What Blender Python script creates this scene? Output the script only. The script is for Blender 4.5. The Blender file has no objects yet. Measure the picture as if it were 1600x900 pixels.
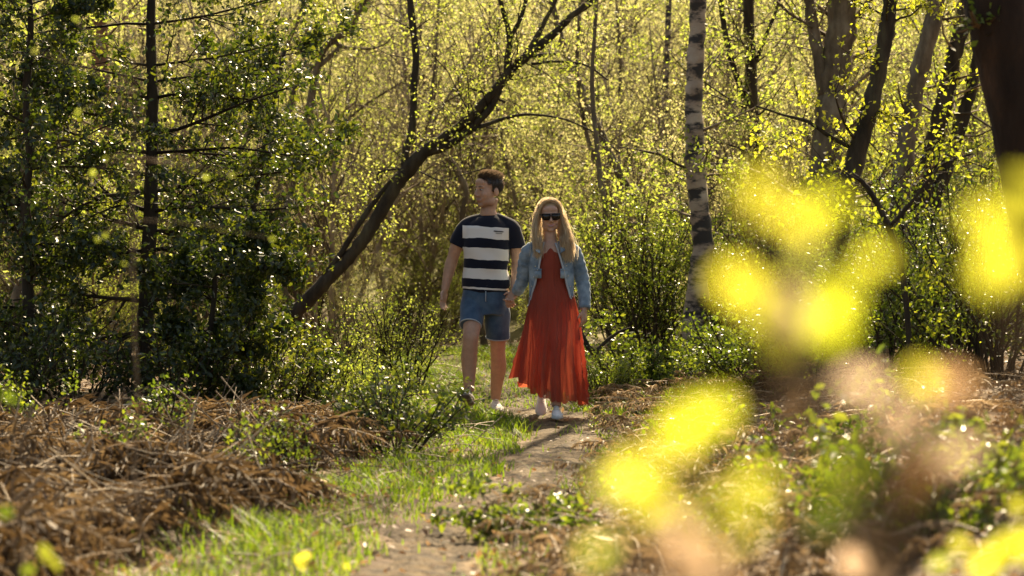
import bpy, math, random
import numpy as np
from mathutils import Vector, Matrix

# ------------------------------------------------------------------ camera, light
scn = bpy.context.scene
COL = scn.collection
FPX, ZC, HOR = 85 / 36 * 1600, 1.17, 400.0          # focal length in photo pixels, eye height, horizon row

cam_d = bpy.data.cameras.new('camera')
cam_d.lens, cam_d.sensor_width, cam_d.shift_y = 85, 36, -(450 - HOR) / 1600
cam_d.clip_start, cam_d.clip_end = 0.05, 600
cam_d.dof.use_dof, cam_d.dof.focus_distance, cam_d.dof.aperture_fstop = True, 17.8, 2.8
cam = bpy.data.objects.new('camera', cam_d)
COL.objects.link(cam)
cam.location, cam.rotation_euler = (0, 0, ZC), (math.radians(90), 0, 0)
scn.camera = cam

SUN_EL, SUN_AZ = 41.0, 16.0                          # azimuth: degrees to the right of the view direction
w = bpy.data.worlds.new('World'); scn.world = w; w.use_nodes = True
nt = w.node_tree
sky = nt.nodes.new('ShaderNodeTexSky'); sky.sky_type = 'NISHITA'; sky.sun_disc = False
sky.sun_elevation, sky.sun_rotation = math.radians(SUN_EL), math.radians(SUN_AZ)
sky.dust_density, sky.air_density, sky.ozone_density = 3.5, 1.0, 0.6
bg = nt.nodes['Background']; bg.inputs['Strength'].default_value = 0.075
nt.links.new(sky.outputs['Color'], bg.inputs['Color'])

sun_d = bpy.data.lights.new('sun', 'SUN')
sun_d.energy, sun_d.angle, sun_d.color = 5.0, math.radians(0.5), (1.0, 0.87, 0.66)
sun = bpy.data.objects.new('sun', sun_d); COL.objects.link(sun)
e, a = math.radians(SUN_EL), math.radians(SUN_AZ)
SUNV = Vector((math.sin(a) * math.cos(e), math.cos(a) * math.cos(e), math.sin(e)))
sun.location = SUNV * 60
sun.rotation_euler = SUNV.to_track_quat('Z', 'Y').to_euler()

vs = scn.view_settings
vs.view_transform, vs.look, vs.gamma, vs.use_curve_mapping, vs.exposure = 'Standard', 'None', 1.0, False, 1.5
vs.use_white_balance, vs.white_balance_temperature, vs.white_balance_tint = True, 7650, 9
cy = scn.cycles
cy.max_bounces, cy.diffuse_bounces, cy.glossy_bounces, cy.transmission_bounces = 6, 4, 2, 4
cy.caustics_reflective = cy.caustics_refractive = False
cy.use_denoising = True
cy.sample_clamp_indirect = 6

# ------------------------------------------------------------------ helpers
rng = np.random.default_rng(11)

def P(px, py, Y):
    return np.array([(px - 800) / FPX * Y, Y, ZC - (py - HOR) / FPX * Y])

def sstep(x, a, b):
    t = np.clip((np.asarray(x, float) - a) / (b - a), 0, 1)
    return t * t * (3 - 2 * t)

# path centreline (Y, x, half width), read off where it meets the ground
PATH = np.array([(3, .55, .30), (7, -.42, .22), (8.8, -.37, .23), (10.5, -.33, .23), (11.6, -.10, .25), (12.6, .10, .26), (14.7, .25, .28),
                 (16.2, .38, .31), (17.4, .36, .36), (18.6, .16, .38), (20.5, .06, .38), (22.5, -.05, .38), (26, -.38, .38),
                 (30, -1.2, .4), (36, -3.0, .4)])

def path_x(y): return np.interp(y, PATH[:, 0], PATH[:, 1])
def path_w(y): return np.interp(y, PATH[:, 0], PATH[:, 2])

def H(x, y):
    x, y = np.asarray(x, float), np.asarray(y, float)
    n = (.030 * np.sin(1.3 * x + .7 * y) + .025 * np.sin(2.1 * y - 1.7 * x + 1.3) + .015 * np.sin(4.3 * x + 3.1 * y + .5)
         + .010 * np.sin(7.7 * x - 6.1 * y) + .008 * np.sin(11.3 * y + 5.2 * x + 2))
    d = np.abs(x - path_x(y))
    n = n * (0.12 + .88 * sstep(d, .4, 1.6))
    n = n - .035 * (1 - sstep(d, .15, .55)) * sstep(y, 4, 8)
    bank_r = .30 * sstep(x - path_x(y), .8, 2.4) * (1 - sstep(y, 20, 30))
    bank_l = .10 * sstep(path_x(y) - x, 1.2, 3.0)
    yy = np.maximum(y - 29, 0)
    rise = .165 * (yy - 6 * (1 - np.exp(-yy / 6.0)))
    return n + bank_r + bank_l + rise

def h(x, y): return float(H(x, y))

class MB:
    """collects vertices, triangles and quads, then links them as one mesh object"""
    def __init__(s): s.v, s.t, s.q, s.r, s.n = [], [], [], [], 0
    def add(s, v, tris=None, quads=None, rnd=0.5):
        v = np.asarray(v, float).reshape(-1, 3)
        if tris is not None and len(tris): s.t.append(np.asarray(tris, np.int64).reshape(-1, 3) + s.n)
        if quads is not None and len(quads): s.q.append(np.asarray(quads, np.int64).reshape(-1, 4) + s.n)
        s.r.append(np.full(len(v), rnd) if np.isscalar(rnd) else np.asarray(rnd, float)); s.v.append(v); s.n += len(v)
    def tube(s, pts, rad, sides=6, cap=True, rnd=.5, flat=1.0, ref=None, lump=0.0):
        pts = np.asarray(pts, float); n = len(pts)
        rad = np.full(n, rad) if np.isscalar(rad) else np.asarray(rad, float)
        t = np.gradient(pts, axis=0); t /= np.linalg.norm(t, axis=1)[:, None] + 1e-12
        if ref is None:
            m = np.abs(t.mean(0)); ref = np.eye(3)[int(np.argmin(m))]
        u = np.cross(t, np.asarray(ref, float)); u /= np.linalg.norm(u, axis=1)[:, None] + 1e-12
        vv = np.cross(t, u)
        an = np.linspace(0, 2 * math.pi, sides, endpoint=False)
        c, sn = np.cos(an), np.sin(an)
        R_ = rad[:, None] * np.ones(sides)
        if lump: R_ = R_ * (1 + lump * rng.normal(size=R_.shape))
        V = pts[:, None, :] + (R_ * c)[:, :, None] * u[:, None, :] + (R_ * sn * flat)[:, :, None] * vv[:, None, :]
        V = V.reshape(-1, 3)
        i = np.arange(n - 1)[:, None] * sides; j = np.arange(sides)[None, :]; k = (j + 1) % sides
        Q = np.stack([i + j, i + k, i + sides + k, i + sides + j], -1).reshape(-1, 4)
        T = []
        if cap:
            V = np.vstack([V, pts[0], pts[-1]]); b = n * sides
            for jj in range(sides):
                kk = (jj + 1) % sides
                T += [(b, kk, jj), (b + 1, (n - 1) * sides + jj, (n - 1) * sides + kk)]
        s.add(V, T, Q, rnd)
    def ell(s, c, r, rot=None, seg=16, ring=10, rnd=.5):
        th = np.linspace(0, math.pi, ring + 1)[1:-1]; ph = np.linspace(0, 2 * math.pi, seg, endpoint=False)
        V = np.stack([np.sin(th)[:, None] * np.cos(ph), np.sin(th)[:, None] * np.sin(ph), np.cos(th)[:, None] * np.ones(seg)], -1).reshape(-1, 3)
        V = np.vstack([V, (0, 0, 1), (0, 0, -1)]) * np.asarray(r, float)
        if rot is not None: V = V @ np.asarray(rot).T
        n = ring - 1; Q = []; T = []
        for i in range(n - 1):
            for j in range(seg):
                k = (j + 1) % seg; Q.append((i * seg + j, (i + 1) * seg + j, (i + 1) * seg + k, i * seg + k))
        for j in range(seg):
            k = (j + 1) % seg; T += [(n * seg, j, k), (n * seg + 1, (n - 1) * seg + k, (n - 1) * seg + j)]
        s.add(V + np.asarray(c, float), T, Q, rnd)
    def loft(s, rings, sides=28, power=2.0, rnd=.5):
        """rings: (cx, cy, z, rx, ry) stacked in z, closed at both ends"""
        an = np.linspace(0, 2 * math.pi, sides, endpoint=False)
        c, sn = np.cos(an), np.sin(an)
        f = (np.abs(c) ** power + np.abs(sn) ** power) ** (-1 / power)
        V = np.vstack([np.stack([cx + rx * c * f, cy_ + ry * sn * f, np.full(sides, z)], -1) for cx, cy_, z, rx, ry in rings])
        n = len(rings); Q = []; T = []
        for i in range(n - 1):
            for j in range(sides):
                k = (j + 1) % sides; Q.append((i * sides + j, i * sides + k, (i + 1) * sides + k, (i + 1) * sides + j))
        b = n * sides
        V = np.vstack([V, [rings[0][:3]], [rings[-1][:3]]])
        for j in range(sides):
            k = (j + 1) % sides; T += [(b, k, j), (b + 1, (n - 1) * sides + j, (n - 1) * sides + k)]
        s.add(V, T, Q, rnd)
    def box(s, c, d, rot=None, rnd=.5):
        V = np.array([(x, y, z) for z in (-1, 1) for y in (-1, 1) for x in (-1, 1)], float) * np.asarray(d, float) / 2
        if rot is not None: V = V @ np.asarray(rot).T
        s.add(V + np.asarray(c, float), None, [(0, 2, 3, 1), (4, 5, 7, 6), (0, 1, 5, 4), (2, 6, 7, 3), (0, 4, 6, 2), (1, 3, 7, 5)], rnd)
    def cards(s, pos, d, nrm, size, tmpl, rnd=None):
        """many leaves at once: template (k,3) = along, across, up"""
        tv, tt = tmpl
        pos, d, nrm = (np.asarray(x, float).reshape(-1, 3) for x in (pos, d, nrm)); n = len(pos)
        if n == 0: return
        d = d / (np.linalg.norm(d, axis=1)[:, None] + 1e-9)
        sd = np.cross(nrm, d); sd /= np.linalg.norm(sd, axis=1)[:, None] + 1e-9
        up = np.cross(d, sd)
        size = np.broadcast_to(size, (n,))
        V = pos[:, None, :] + size[:, None, None] * (tv[None, :, 0, None] * d[:, None, :] + tv[None, :, 1, None] * sd[:, None, :] + tv[None, :, 2, None] * up[:, None, :])
        k = len(tv); T = (np.arange(n)[:, None, None] * k + tt[None]).reshape(-1, 3)
        if rnd is None: rnd = rng.random(n)
        s.add(V.reshape(-1, 3), T, None, np.repeat(rnd, k))
    def mesh(s, name, mat, smooth=True, off=None):
        V = np.vstack(s.v) if s.v else np.zeros((0, 3))
        if off is not None: V = V - np.asarray(off, float)
        T = np.vstack(s.t) if s.t else np.zeros((0, 3), np.int64); Q = np.vstack(s.q) if s.q else np.zeros((0, 4), np.int64)
        me = bpy.data.meshes.new(name)
        me.vertices.add(len(V)); me.vertices.foreach_set('co', V.ravel().astype(np.float32))
        loops = np.concatenate([T.ravel(), Q.ravel()]).astype(np.int32)
        me.loops.add(len(loops)); me.loops.foreach_set('vertex_index', loops)
        st = np.concatenate([np.arange(len(T)) * 3, len(T) * 3 + np.arange(len(Q)) * 4]).astype(np.int32)
        me.polygons.add(len(st)); me.polygons.foreach_set('loop_start', st)
        me.polygons.foreach_set('use_smooth', np.full(len(st), smooth))
        me.update(calc_edges=True)
        at = me.attributes.new('rnd', 'FLOAT', 'POINT'); at.data.foreach_set('value', np.concatenate(s.r).astype(np.float32))
        if mat: me.materials.append(mat)
        return me
    def build(s, name, mat, parent=None, smooth=True, off=None):
        o = link(name, s.mesh(name, mat, smooth, off), parent)
        if name in ('branches', 'crown', 'foliage'): o['kind'] = 'stuff'
        return o

def link(name, me, parent=None):
    o = bpy.data.objects.new(name, me); COL.objects.link(o)
    if parent is not None: o.parent = parent
    return o

def tag(o, label=None, cat=None, group=None, kind=None):
    for k, v in (('label', label), ('category', cat), ('group', group), ('kind', kind)):
        if v: o[k] = v
    return o

def thing(name, loc, label, cat, group=None, rz=0):
    o = bpy.data.objects.new(name, None); COL.objects.link(o)
    o.empty_display_size = .2
    o.location = loc; o.rotation_euler = (0, 0, rz)
    return tag(o, label, cat, group)

def dup(root, loc, rz=0, scale=1.0, label=None):
    r = root.copy(); COL.objects.link(r)
    r.location = loc; r.rotation_euler = (0, 0, rz)
    r.scale = (scale,) * 3 if np.isscalar(scale) else scale
    if label: r['label'] = label
    for ch in root.children:
        c = ch.copy(); COL.objects.link(c); c.parent = r
        for g in ch.children:
            d = g.copy(); COL.objects.link(d); d.parent = c
    return r

def unit(v): v = np.asarray(v, float); return v / (np.linalg.norm(v) + 1e-12)

# ------------------------------------------------------------------ materials
def newmat(name):
    m = bpy.data.materials.new(name); m.use_nodes = True
    n = m.node_tree; n.nodes.clear()
    out = n.nodes.new('ShaderNodeOutputMaterial')
    return m, n, out

def node(n, t, **kw):
    o = n.nodes.new(t)
    for k, v in kw.items():
        if k in o.inputs: o.inputs[k].default_value = v
        else: setattr(o, k, v)
    return o

def ramp(n, fac, stops):
    r = n.nodes.new('ShaderNodeValToRGB'); el = r.color_ramp.elements
    while len(el) < len(stops): el.new(0.5)
    for e_, (p, c) in zip(el, stops): e_.position = p; e_.color = (*c, 1)
    n.links.new(fac, r.inputs['Fac']); return r.outputs['Color']

def coords(n, kind='Object', scale=(1, 1, 1)):
    tc = n.nodes.new('ShaderNodeTexCoord'); mp = n.nodes.new('ShaderNodeMapping')
    mp.inputs['Scale'].default_value = scale
    n.links.new(tc.outputs[kind], mp.inputs['Vector']); return mp.outputs['Vector']

def noise(n, vec, scale, detail=4, rough=.6):
    t = node(n, 'ShaderNodeTexNoise', Scale=scale, Detail=detail, Roughness=rough)
    n.links.new(vec, t.inputs['Vector']); return t.outputs['Fac']

def leaf_mat(name, cols, tcols, tr=.5, rough=.5, spec=.3):
    """cols / tcols: reflected and transmitted colour ramps over the leaf's own random value"""
    m, n, out = newmat(name)
    at = node(n, 'ShaderNodeAttribute', attribute_name='rnd')
    oi = n.nodes.new('ShaderNodeObjectInfo')
    mx = node(n, 'ShaderNodeMath', operation='MULTIPLY_ADD'); mx.inputs[1].default_value = .75
    m2 = node(n, 'ShaderNodeMath', operation='MULTIPLY'); m2.inputs[1].default_value = .25
    n.links.new(oi.outputs['Random'], m2.inputs[0]); n.links.new(at.outputs['Fac'], mx.inputs[0]); n.links.new(m2.outputs[0], mx.inputs[2])
    k = len(cols) - 1
    c1 = ramp(n, mx.outputs[0], [(i / k, c) for i, c in enumerate(cols)])
    k = len(tcols) - 1
    c2 = ramp(n, mx.outputs[0], [(i / k, c) for i, c in enumerate(tcols)])
    b = node(n, 'ShaderNodeBsdfPrincipled', Roughness=rough); b.inputs['Specular IOR Level'].default_value = spec
    t = n.nodes.new('ShaderNodeBsdfTranslucent'); mix = node(n, 'ShaderNodeMixShader', Fac=tr)
    n.links.new(c1, b.inputs['Base Color']); n.links.new(c2, t.inputs['Color'])
    n.links.new(b.outputs[0], mix.inputs[1]); n.links.new(t.outputs[0], mix.inputs[2]); n.links.new(mix.outputs[0], out.inputs['Surface'])
    return m

def rough_mat(name, stops, scale=8, stretch=(1, 1, 1), rough=.85, bump=.4, bscale=None, spec=.2, detail=6, use_rnd=False, bdist=.02):
    m, n, out = newmat(name)
    v = coords(n, 'Object', stretch); f = noise(n, v, scale, detail)
    if use_rnd:
        at = node(n, 'ShaderNodeAttribute', attribute_name='rnd')
        ad = node(n, 'ShaderNodeMath', operation='MULTIPLY_ADD'); ad.inputs[1].default_value = .45; ad.inputs[2].default_value = -.22
        s2 = node(n, 'ShaderNodeMath', operation='ADD')
        n.links.new(at.outputs['Fac'], ad.inputs[0]); n.links.new(ad.outputs[0], s2.inputs[0]); n.links.new(f, s2.inputs[1]); f = s2.outputs[0]
    c = ramp(n, f, stops)
    b = node(n, 'ShaderNodeBsdfPrincipled', Roughness=rough); b.inputs['Specular IOR Level'].default_value = spec
    n.links.new(c, b.inputs['Base Color'])
    if bump:
        bp = node(n, 'ShaderNodeBump', Strength=bump, Distance=bdist)
        n.links.new(noise(n, v, bscale or scale * 2.5, 5), bp.inputs['Height']); n.links.new(bp.outputs[0], b.inputs['Normal'])
    n.links.new(b.outputs[0], out.inputs['Surface'])
    return m

M = {}
M['ground'] = rough_mat('woodland_soil', [(.3, (.045, .028, .016)), (.5, (.12, .075, .04)), (.62, (.19, .13, .07)), (.75, (.09, .10, .03))], 2.2, bump=.8, bscale=22)
# the far slope is coloured as pale dry grass for a sunlit, hazy brightness
_n = M['ground'].node_tree; _b = next(q for q in _n.nodes if q.type == 'BSDF_PRINCIPLED'); _c = _b.inputs['Base Color'].links[0].from_socket
_s = _n.nodes.new('ShaderNodeSeparateXYZ'); _tc = _n.nodes.new('ShaderNodeTexCoord'); _n.links.new(_tc.outputs['Object'], _s.inputs[0])
_r = node(_n, 'ShaderNodeMapRange'); _r.inputs['From Min'].default_value = 27; _r.inputs['From Max'].default_value = 36; _n.links.new(_s.outputs['Y'], _r.inputs['Value'])
_g = ramp(_n, noise(_n, coords(_n), 1.4, 6), [(.3, (.12, .13, .04)), (.5, (.24, .23, .085)), (.7, (.36, .32, .15))])
_m = node(_n, 'ShaderNodeMix', data_type='RGBA'); _n.links.new(_r.outputs[0], _m.inputs[0]); _n.links.new(_c, _m.inputs[6]); _n.links.new(_g, _m.inputs[7]); _n.links.new(_m.outputs[2], _b.inputs['Base Color'])
M['path'] = rough_mat('trodden_earth', [(.3, (.032, .022, .012)), (.46, (.075, .051, .027)), (.62, (.150, .104, .054)), (.8, (.050, .035, .018))], 8, bump=.9, bscale=30, bdist=.03)
M['bark_dark'] = rough_mat('dark_bark', [(.3, (.018, .014, .010)), (.55, (.055, .042, .028)), (.75, (.10, .085, .05))], 9, (1, 1, .25), bump=.9)
M['bark_mid'] = rough_mat('grey_bark', [(.3, (.06, .045, .03)), (.5, (.15, .115, .075)), (.72, (.28, .23, .16))], 8, (1, 1, .4), bump=.8)
M['bark_pine'] = rough_mat('pine_bark', [(.3, (.012, .008, .006)), (.55, (.032, .020, .013)), (.75, (.075, .042, .024))], 7, (1, 1, .3), bump=1.0)  # near-black colour carries the shade of the backlit trunk
M['bark_red'] = rough_mat('red_bark', [(.3, (.10, .05, .028)), (.55, (.25, .13, .075)), (.75, (.36, .22, .14))], 7, (1, 1, .4), bump=.8)
M['twig'] = rough_mat('twig_bark', [(.3, (.07, .05, .03)), (.55, (.19, .14, .085)), (.8, (.36, .28, .18))], 6, bump=.3, use_rnd=True)
M['twig_dark'] = rough_mat('dark_twig_bark', [(.3, (.02, .014, .01)), (.6, (.06, .042, .026)), (.8, (.10, .075, .045))], 6, bump=.3, use_rnd=True)
M['stalk'] = rough_mat('bleached_stalk', [(.3, (.30, .20, .11)), (.5, (.48, .35, .21)), (.75, (.62, .50, .33))], 14, bump=.3, use_rnd=True, rough=.6)
M['stem_brown'] = rough_mat('bracken_stem', [(.3, (.06, .038, .022)), (.5, (.17, .115, .068)), (.72, (.46, .35, .22))], 14, bump=.3, use_rnd=True, rough=.6)
M['spring'] = leaf_mat('spring_leaf', [(.07, .09, .012), (.12, .14, .016), (.17, .17, .03)], [(.30, .42, .05), (.48, .56, .08), (.60, .60, .15)], .58, .5, .3)
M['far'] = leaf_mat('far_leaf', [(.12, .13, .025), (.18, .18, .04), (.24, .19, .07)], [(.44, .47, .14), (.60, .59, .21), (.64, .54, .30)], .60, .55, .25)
M['bright'] = leaf_mat('bright_leaf', [(.09, .12, .010), (.13, .16, .012), (.17, .17, .02)], [(.40, .52, .03), (.62, .66, .05), (.72, .66, .08)], .62, .4, .35)
M['holly'] = leaf_mat('holly_leaf', [(.014, .026, .008), (.026, .044, .012), (.055, .075, .018)], [(.03, .06, .006), (.10, .15, .012), (.40, .42, .03)], .34, .42, .6)
M['shrub'] = leaf_mat('shrub_leaf', [(.03, .055, .012), (.05, .085, .015), (.09, .12, .02)], [(.12, .20, .015), (.26, .36, .03), (.42, .46, .04)], .42, .35, .5)
M['grass'] = leaf_mat('grass_blade', [(.034, .070, .008), (.060, .105, .012), (.14, .13, .04)], [(.12, .26, .010), (.23, .36, .015), (.42, .38, .08)], .5, .45, .35)
M['peach'] = leaf_mat('sunlit_beech_leaf', [(.30, .17, .10), (.45, .30, .20), (.6, .45, .32)], [(.55, .32, .14), (.75, .50, .30), (.85, .66, .48)], .5, .45, .4)  # dead leaf coloured pale to hold its sunlit brightness
M['bracken'] = leaf_mat('dead_bracken', [(.050, .031, .016), (.145, .095, .050), (.38, .28, .165)], [(.075, .044, .018), (.20, .125, .058), (.44, .32, .17)], .35, .6, .3)
M['fern'] = leaf_mat('bleached_fern', [(.10, .065, .035), (.26, .185, .105), (.50, .39, .25)], [(.15, .09, .04), (.34, .23, .12), (.56, .43, .27)], .35, .55, .3)
M['litter'] = leaf_mat('dead_leaf', [(.10, .055, .03), (.22, .12, .065), (.42, .30, .20)], [(.16, .08, .03), (.32, .17, .06), (.45, .30, .16)], .35, .5, .4)

# birch bark: pale with black horizontal bands, browner low down
m, n, out = newmat('birch_bark')
v1 = coords(n, 'Object', (3.6, 3.6, 10)); f1 = noise(n, v1, 1.0, 5, .65)
v2 = coords(n, 'Object', (2.4, 2.4, 4.2)); f2 = noise(n, v2, 1.2, 5, .6)
pale = ramp(n, f2, [(.3, (.17, .10, .055)), (.5, (.36, .27, .185)), (.75, (.54, .45, .34))])
mk = ramp(n, f1, [(.44, (0, 0, 0)), (.53, (1, 1, 1))])
mk2 = ramp(n, f2, [(.36, (0, 0, 0)), (.43, (1, 1, 1))])
mm = node(n, 'ShaderNodeMix', data_type='RGBA', blend_type='MULTIPLY'); mm.inputs[0].default_value = 1
n.links.new(mk, mm.inputs[6]); n.links.new(mk2, mm.inputs[7])
mc = node(n, 'ShaderNodeMix', data_type='RGBA'); mc.inputs[6].default_value = (.028, .022, .017, 1)
n.links.new(mm.outputs[2], mc.inputs[0]); n.links.new(pale, mc.inputs[7])
b = node(n, 'ShaderNodeBsdfPrincipled', Roughness=.7)
bp = node(n, 'ShaderNodeBump', Strength=.6, Distance=.02); n.links.new(f1, bp.inputs['Height']); n.links.new(bp.outputs[0], b.inputs['Normal'])
n.links.new(mc.outputs[2], b.inputs['Base Color']); n.links.new(b.outputs[0], out.inputs['Surface'])
M['birch'] = m

# ------------------------------------------------------------------ leaf shapes
DIAMOND = (np.array([(0, 0, 0), (.45, -.30, .06), (1, 0, -.05), (.45, .30, .06)], float), np.array([(0, 1, 2), (0, 2, 3)]))
HOLLY = (np.array([(0, 0, 0), (.28, -.26, .10), (.68, -.24, .08), (1, 0, -.06), (.68, .24, .08), (.28, .26, .10), (.5, 0, -.03)], float),
         np.array([(0, 1, 6), (1, 2, 6), (2, 3, 6), (3, 4, 6), (4, 5, 6), (5, 0, 6)]))
_o = [(0, 0), (.10, .17), (.28, .33), (.36, .30), (.5, .38), (.60, .33), (.74, .27), (.80, .21), (.9, .1), (1.0, 0)]
_lv = [(x, 0, -.10 * x * x) for x, _ in _o] + [(x, -y_, .07 * y_ / .38 - .10 * x * x) for x, y_ in _o[1:-1]] + [(x, y_, .07 * y_ / .38 - .10 * x * x) for x, y_ in _o[1:-1]]
_lt = []
for side in (0, 1):
    idx = [0] + [10 + side * 8 + i for i in range(8)] + [9]
    for i in range(9):
        a_, b_ = i, i + 1
        tri = [(a_, idx[i], idx[i + 1]), (a_, idx[i + 1], b_)]
        for t_ in tri:
            if len(set(t_)) == 3: _lt.append(t_ if side == 0 else t_[::-1])
BROAD = (np.array(_lv, float), np.array(_lt))

def cards_random(mb, pts, dirs, per, spread, size, tmpl, flat=.6, r0=None):
    """per leaves around each given point"""
    pts = np.repeat(np.asarray(pts), per, axis=0); dirs = np.repeat(np.asarray(dirs), per, axis=0)
    n = len(pts)
    if n == 0: return
    p = pts + rng.normal(size=(n, 3)) * spread
    d = dirs * .5 + rng.normal(size=(n, 3)) * .8; d[:, 2] -= .15
    nr = rng.normal(size=(n, 3)) * (1 - flat) + np.array([0, 0, 1.0]) * flat
    rn = rng.random(n) if r0 is None else np.clip(r0 + rng.normal(size=n) * .18, 0, 1)
    mb.cards(p, d, nr, size * rng.uniform(.55, 1.25, n), tmpl, rn)

def in_corridor(p, rad=.62):
    """gap cut in the canopy, limbs left out, so the sun reaches the couple"""
    S_ = np.array(SUNV); hit = np.zeros(len(p), bool)
    for c_ in ((-.2, 18.05, 1.25), (.27, 17.8, 1.05), (.27, 17.7, .4)):
        q = p - np.array(c_); t = q @ S_; hit |= (np.linalg.norm(q - t[:, None] * S_, axis=1) < rad) & (t > .9)
    return hit

def grow(mb, p, d, L, r, lvl, cfg, out):
    """recursive limb; the last level's points go to out"""
    nseg = cfg['seg'][lvl]; pts = [np.array(p, float)]; d = unit(d)
    for i in range(nseg):
        d = unit(d + rng.normal(size=3) * cfg['wander'][lvl] + np.array([0, 0, cfg['up'][lvl]]))
        pts.append(pts[-1] + d * L / nseg)
    pts = np.array(pts); rad = np.linspace(r, r * cfg['tip'][lvl], nseg + 1)
    if lvl >= 1 and pts[-1, 1] > 18 and in_corridor(pts).any(): return
    mb.tube(pts, rad, cfg['sides'][lvl], cap=False, rnd=rng.random())
    if lvl == len(cfg['seg']) - 1:
        seg = np.linspace(.2, nseg - .001, cfg['pts'])
        i = seg.astype(int); f = (seg - i)[:, None]
        out.append((pts[i] * (1 - f) + pts[i + 1] * f, np.gradient(pts, axis=0)[i])); return
    for k in range(cfg['kids'][lvl]):
        t = rng.uniform(cfg['t0'][lvl], 1.0) * nseg; i = min(int(t), nseg - 1); f = t - i
        q = pts[i] * (1 - f) + pts[i + 1] * f; ax = unit(pts[i + 1] - pts[i])
        s_ = unit(np.cross(ax, rng.normal(size=3))); ang = math.radians(rng.normal(cfg['ang'][lvl], 12))
        dd = ax * math.cos(ang) + s_ * math.sin(ang)
        if cfg.get('flat'): dd[2] *= cfg['flat']
        ll = L * cfg['ratio'][lvl] * rng.uniform(.6, 1.2) * (1.15 - .5 * t / nseg)
        grow(mb, q, dd, ll, max(rad[i] * .55, .0022), lvl + 1, cfg, out)

def gather(out): return np.vstack([o[0] for o in out]), np.vstack([o[1] for o in out])

# ------------------------------------------------------------------ terrain and path
def grid(xs, ys):
    X, Y = np.meshgrid(xs, ys); V = np.stack([X, Y, H(X, Y)], -1).reshape(-1, 3)
    nx, ny = len(xs), len(ys)
    i = np.arange(ny - 1)[:, None] * nx; j = np.arange(nx - 1)[None]
    return V, np.stack([i + j, i + j + 1, i + nx + j + 1, i + nx + j], -1).reshape(-1, 4)
mb = MB()
xs = np.concatenate([np.linspace(-160, -6, 40)[:-1], np.linspace(-6, 6, 131), np.linspace(6, 160, 40)[1:]])
ys = np.concatenate([np.linspace(-40, 4, 20)[:-1], np.linspace(4, 30, 201), np.linspace(30, 170, 90)[1:]])
mb.add(*[(v, None, q) for v, q in [grid(xs, ys)]][0])
tag(mb.build('ground', M['ground']), kind='structure')

mb = MB()
ys = np.linspace(3, 36, 760); ac = np.linspace(-1, 1, 25)
cx = path_x(ys); hw = path_w(ys) * .86 * (1 + .12 * np.sin(ys * 3.1) + .08 * np.sin(ys * 7.7 + 1))
X = cx[:, None] + ac[None] * hw[:, None] * 1.25 + .03 * np.sin(ys[:, None] * 9 + ac[None] * 3); Y = ys[:, None] + 0 * X
Z = H(X, Y) + .014 - .035 * np.abs(ac[None]) ** 4 + .009 * np.sin(23 * X + 17 * Y) * np.sin(19 * Y - 11 * X) + .007 * np.sin(41 * Y + 6 * X) * np.sin(9 * Y - 21 * X) + rng.normal(size=X.shape) * .0025
nx, ny = len(ac), len(ys); i = np.arange(ny - 1)[:, None] * nx; j = np.arange(nx - 1)[None]
mb.add(np.stack([X, Y, Z], -1), None, np.stack([i + j, i + j + 1, i + nx + j + 1, i + nx + j], -1).reshape(-1, 4))
tag(mb.build('path', M['path']), kind='structure')

# ------------------------------------------------------------------ trees whose stems show in the photograph
def px_line(pts, Y, dY=0.0):
    """photo points (x, y, width) at distance Y -> points and radii"""
    n = len(pts); a = []; r = []
    for i, (x, y, w_) in enumerate(pts):
        yy = Y + dY * i / max(n - 1, 1)
        a.append(P(x, y, yy)); r.append(w_ / 2 / FPX * yy)
    return np.array(a), np.array(r)

def smooth_line(p, r, k=5, jit=.0):
    """Catmull-Rom refinement with a little irregularity"""
    p = np.vstack([2 * p[0] - p[1], p, 2 * p[-1] - p[-2]]); q, rr = [], []
    for i in range(1, len(p) - 2):
        for t in np.linspace(0, 1, k, endpoint=False):
            a_, b_, c_, d_ = p[i - 1:i + 3]
            q.append(.5 * (2 * b_ + (c_ - a_) * t + (2 * a_ - 5 * b_ + 4 * c_ - d_) * t * t + (3 * b_ - a_ - 3 * c_ + d_) * t ** 3))
            rr.append(r[i - 1] * (1 - t) + r[i] * t)
    q.append(p[-2]); rr.append(r[-1])
    q, rr = np.array(q), np.array(rr)
    if jit: q[1:-1] += rng.normal(size=q[1:-1].shape) * rr[1:-1, None] * jit; rr = rr * (1 + rng.normal(size=len(rr)) * jit)
    return q, rr

def to_ground(p, r, flare=1.35):
    """carry a stem on down into the ground in the direction it leaves the picture"""
    d = p[0] - p[1]; d = unit(d); d[2] = min(d[2], -.5)
    x, y, z = p[0]; g = h(x, y); steps = []
    if z - g > .02:
        t = (z - g + .08) / -d[2]
        for f in (.5, 1.0): steps.append(p[0] + d * t * f)
    return np.vstack([np.array(steps[::-1]).reshape(-1, 3), p]), np.concatenate([[r[0] * flare, r[0] * 1.1][:len(steps)], r])

TOPCFG = dict(seg=[6, 4, 3], wander=[.12, .18, .25], up=[.06, .03, -.02], tip=[.35, .3, .3], sides=[6, 4, 3], kids=[7, 6, 0], t0=[.25, .2, 0],
              ang=[48, 45, 40], ratio=[.45, .5, .4], pts=5)

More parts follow.
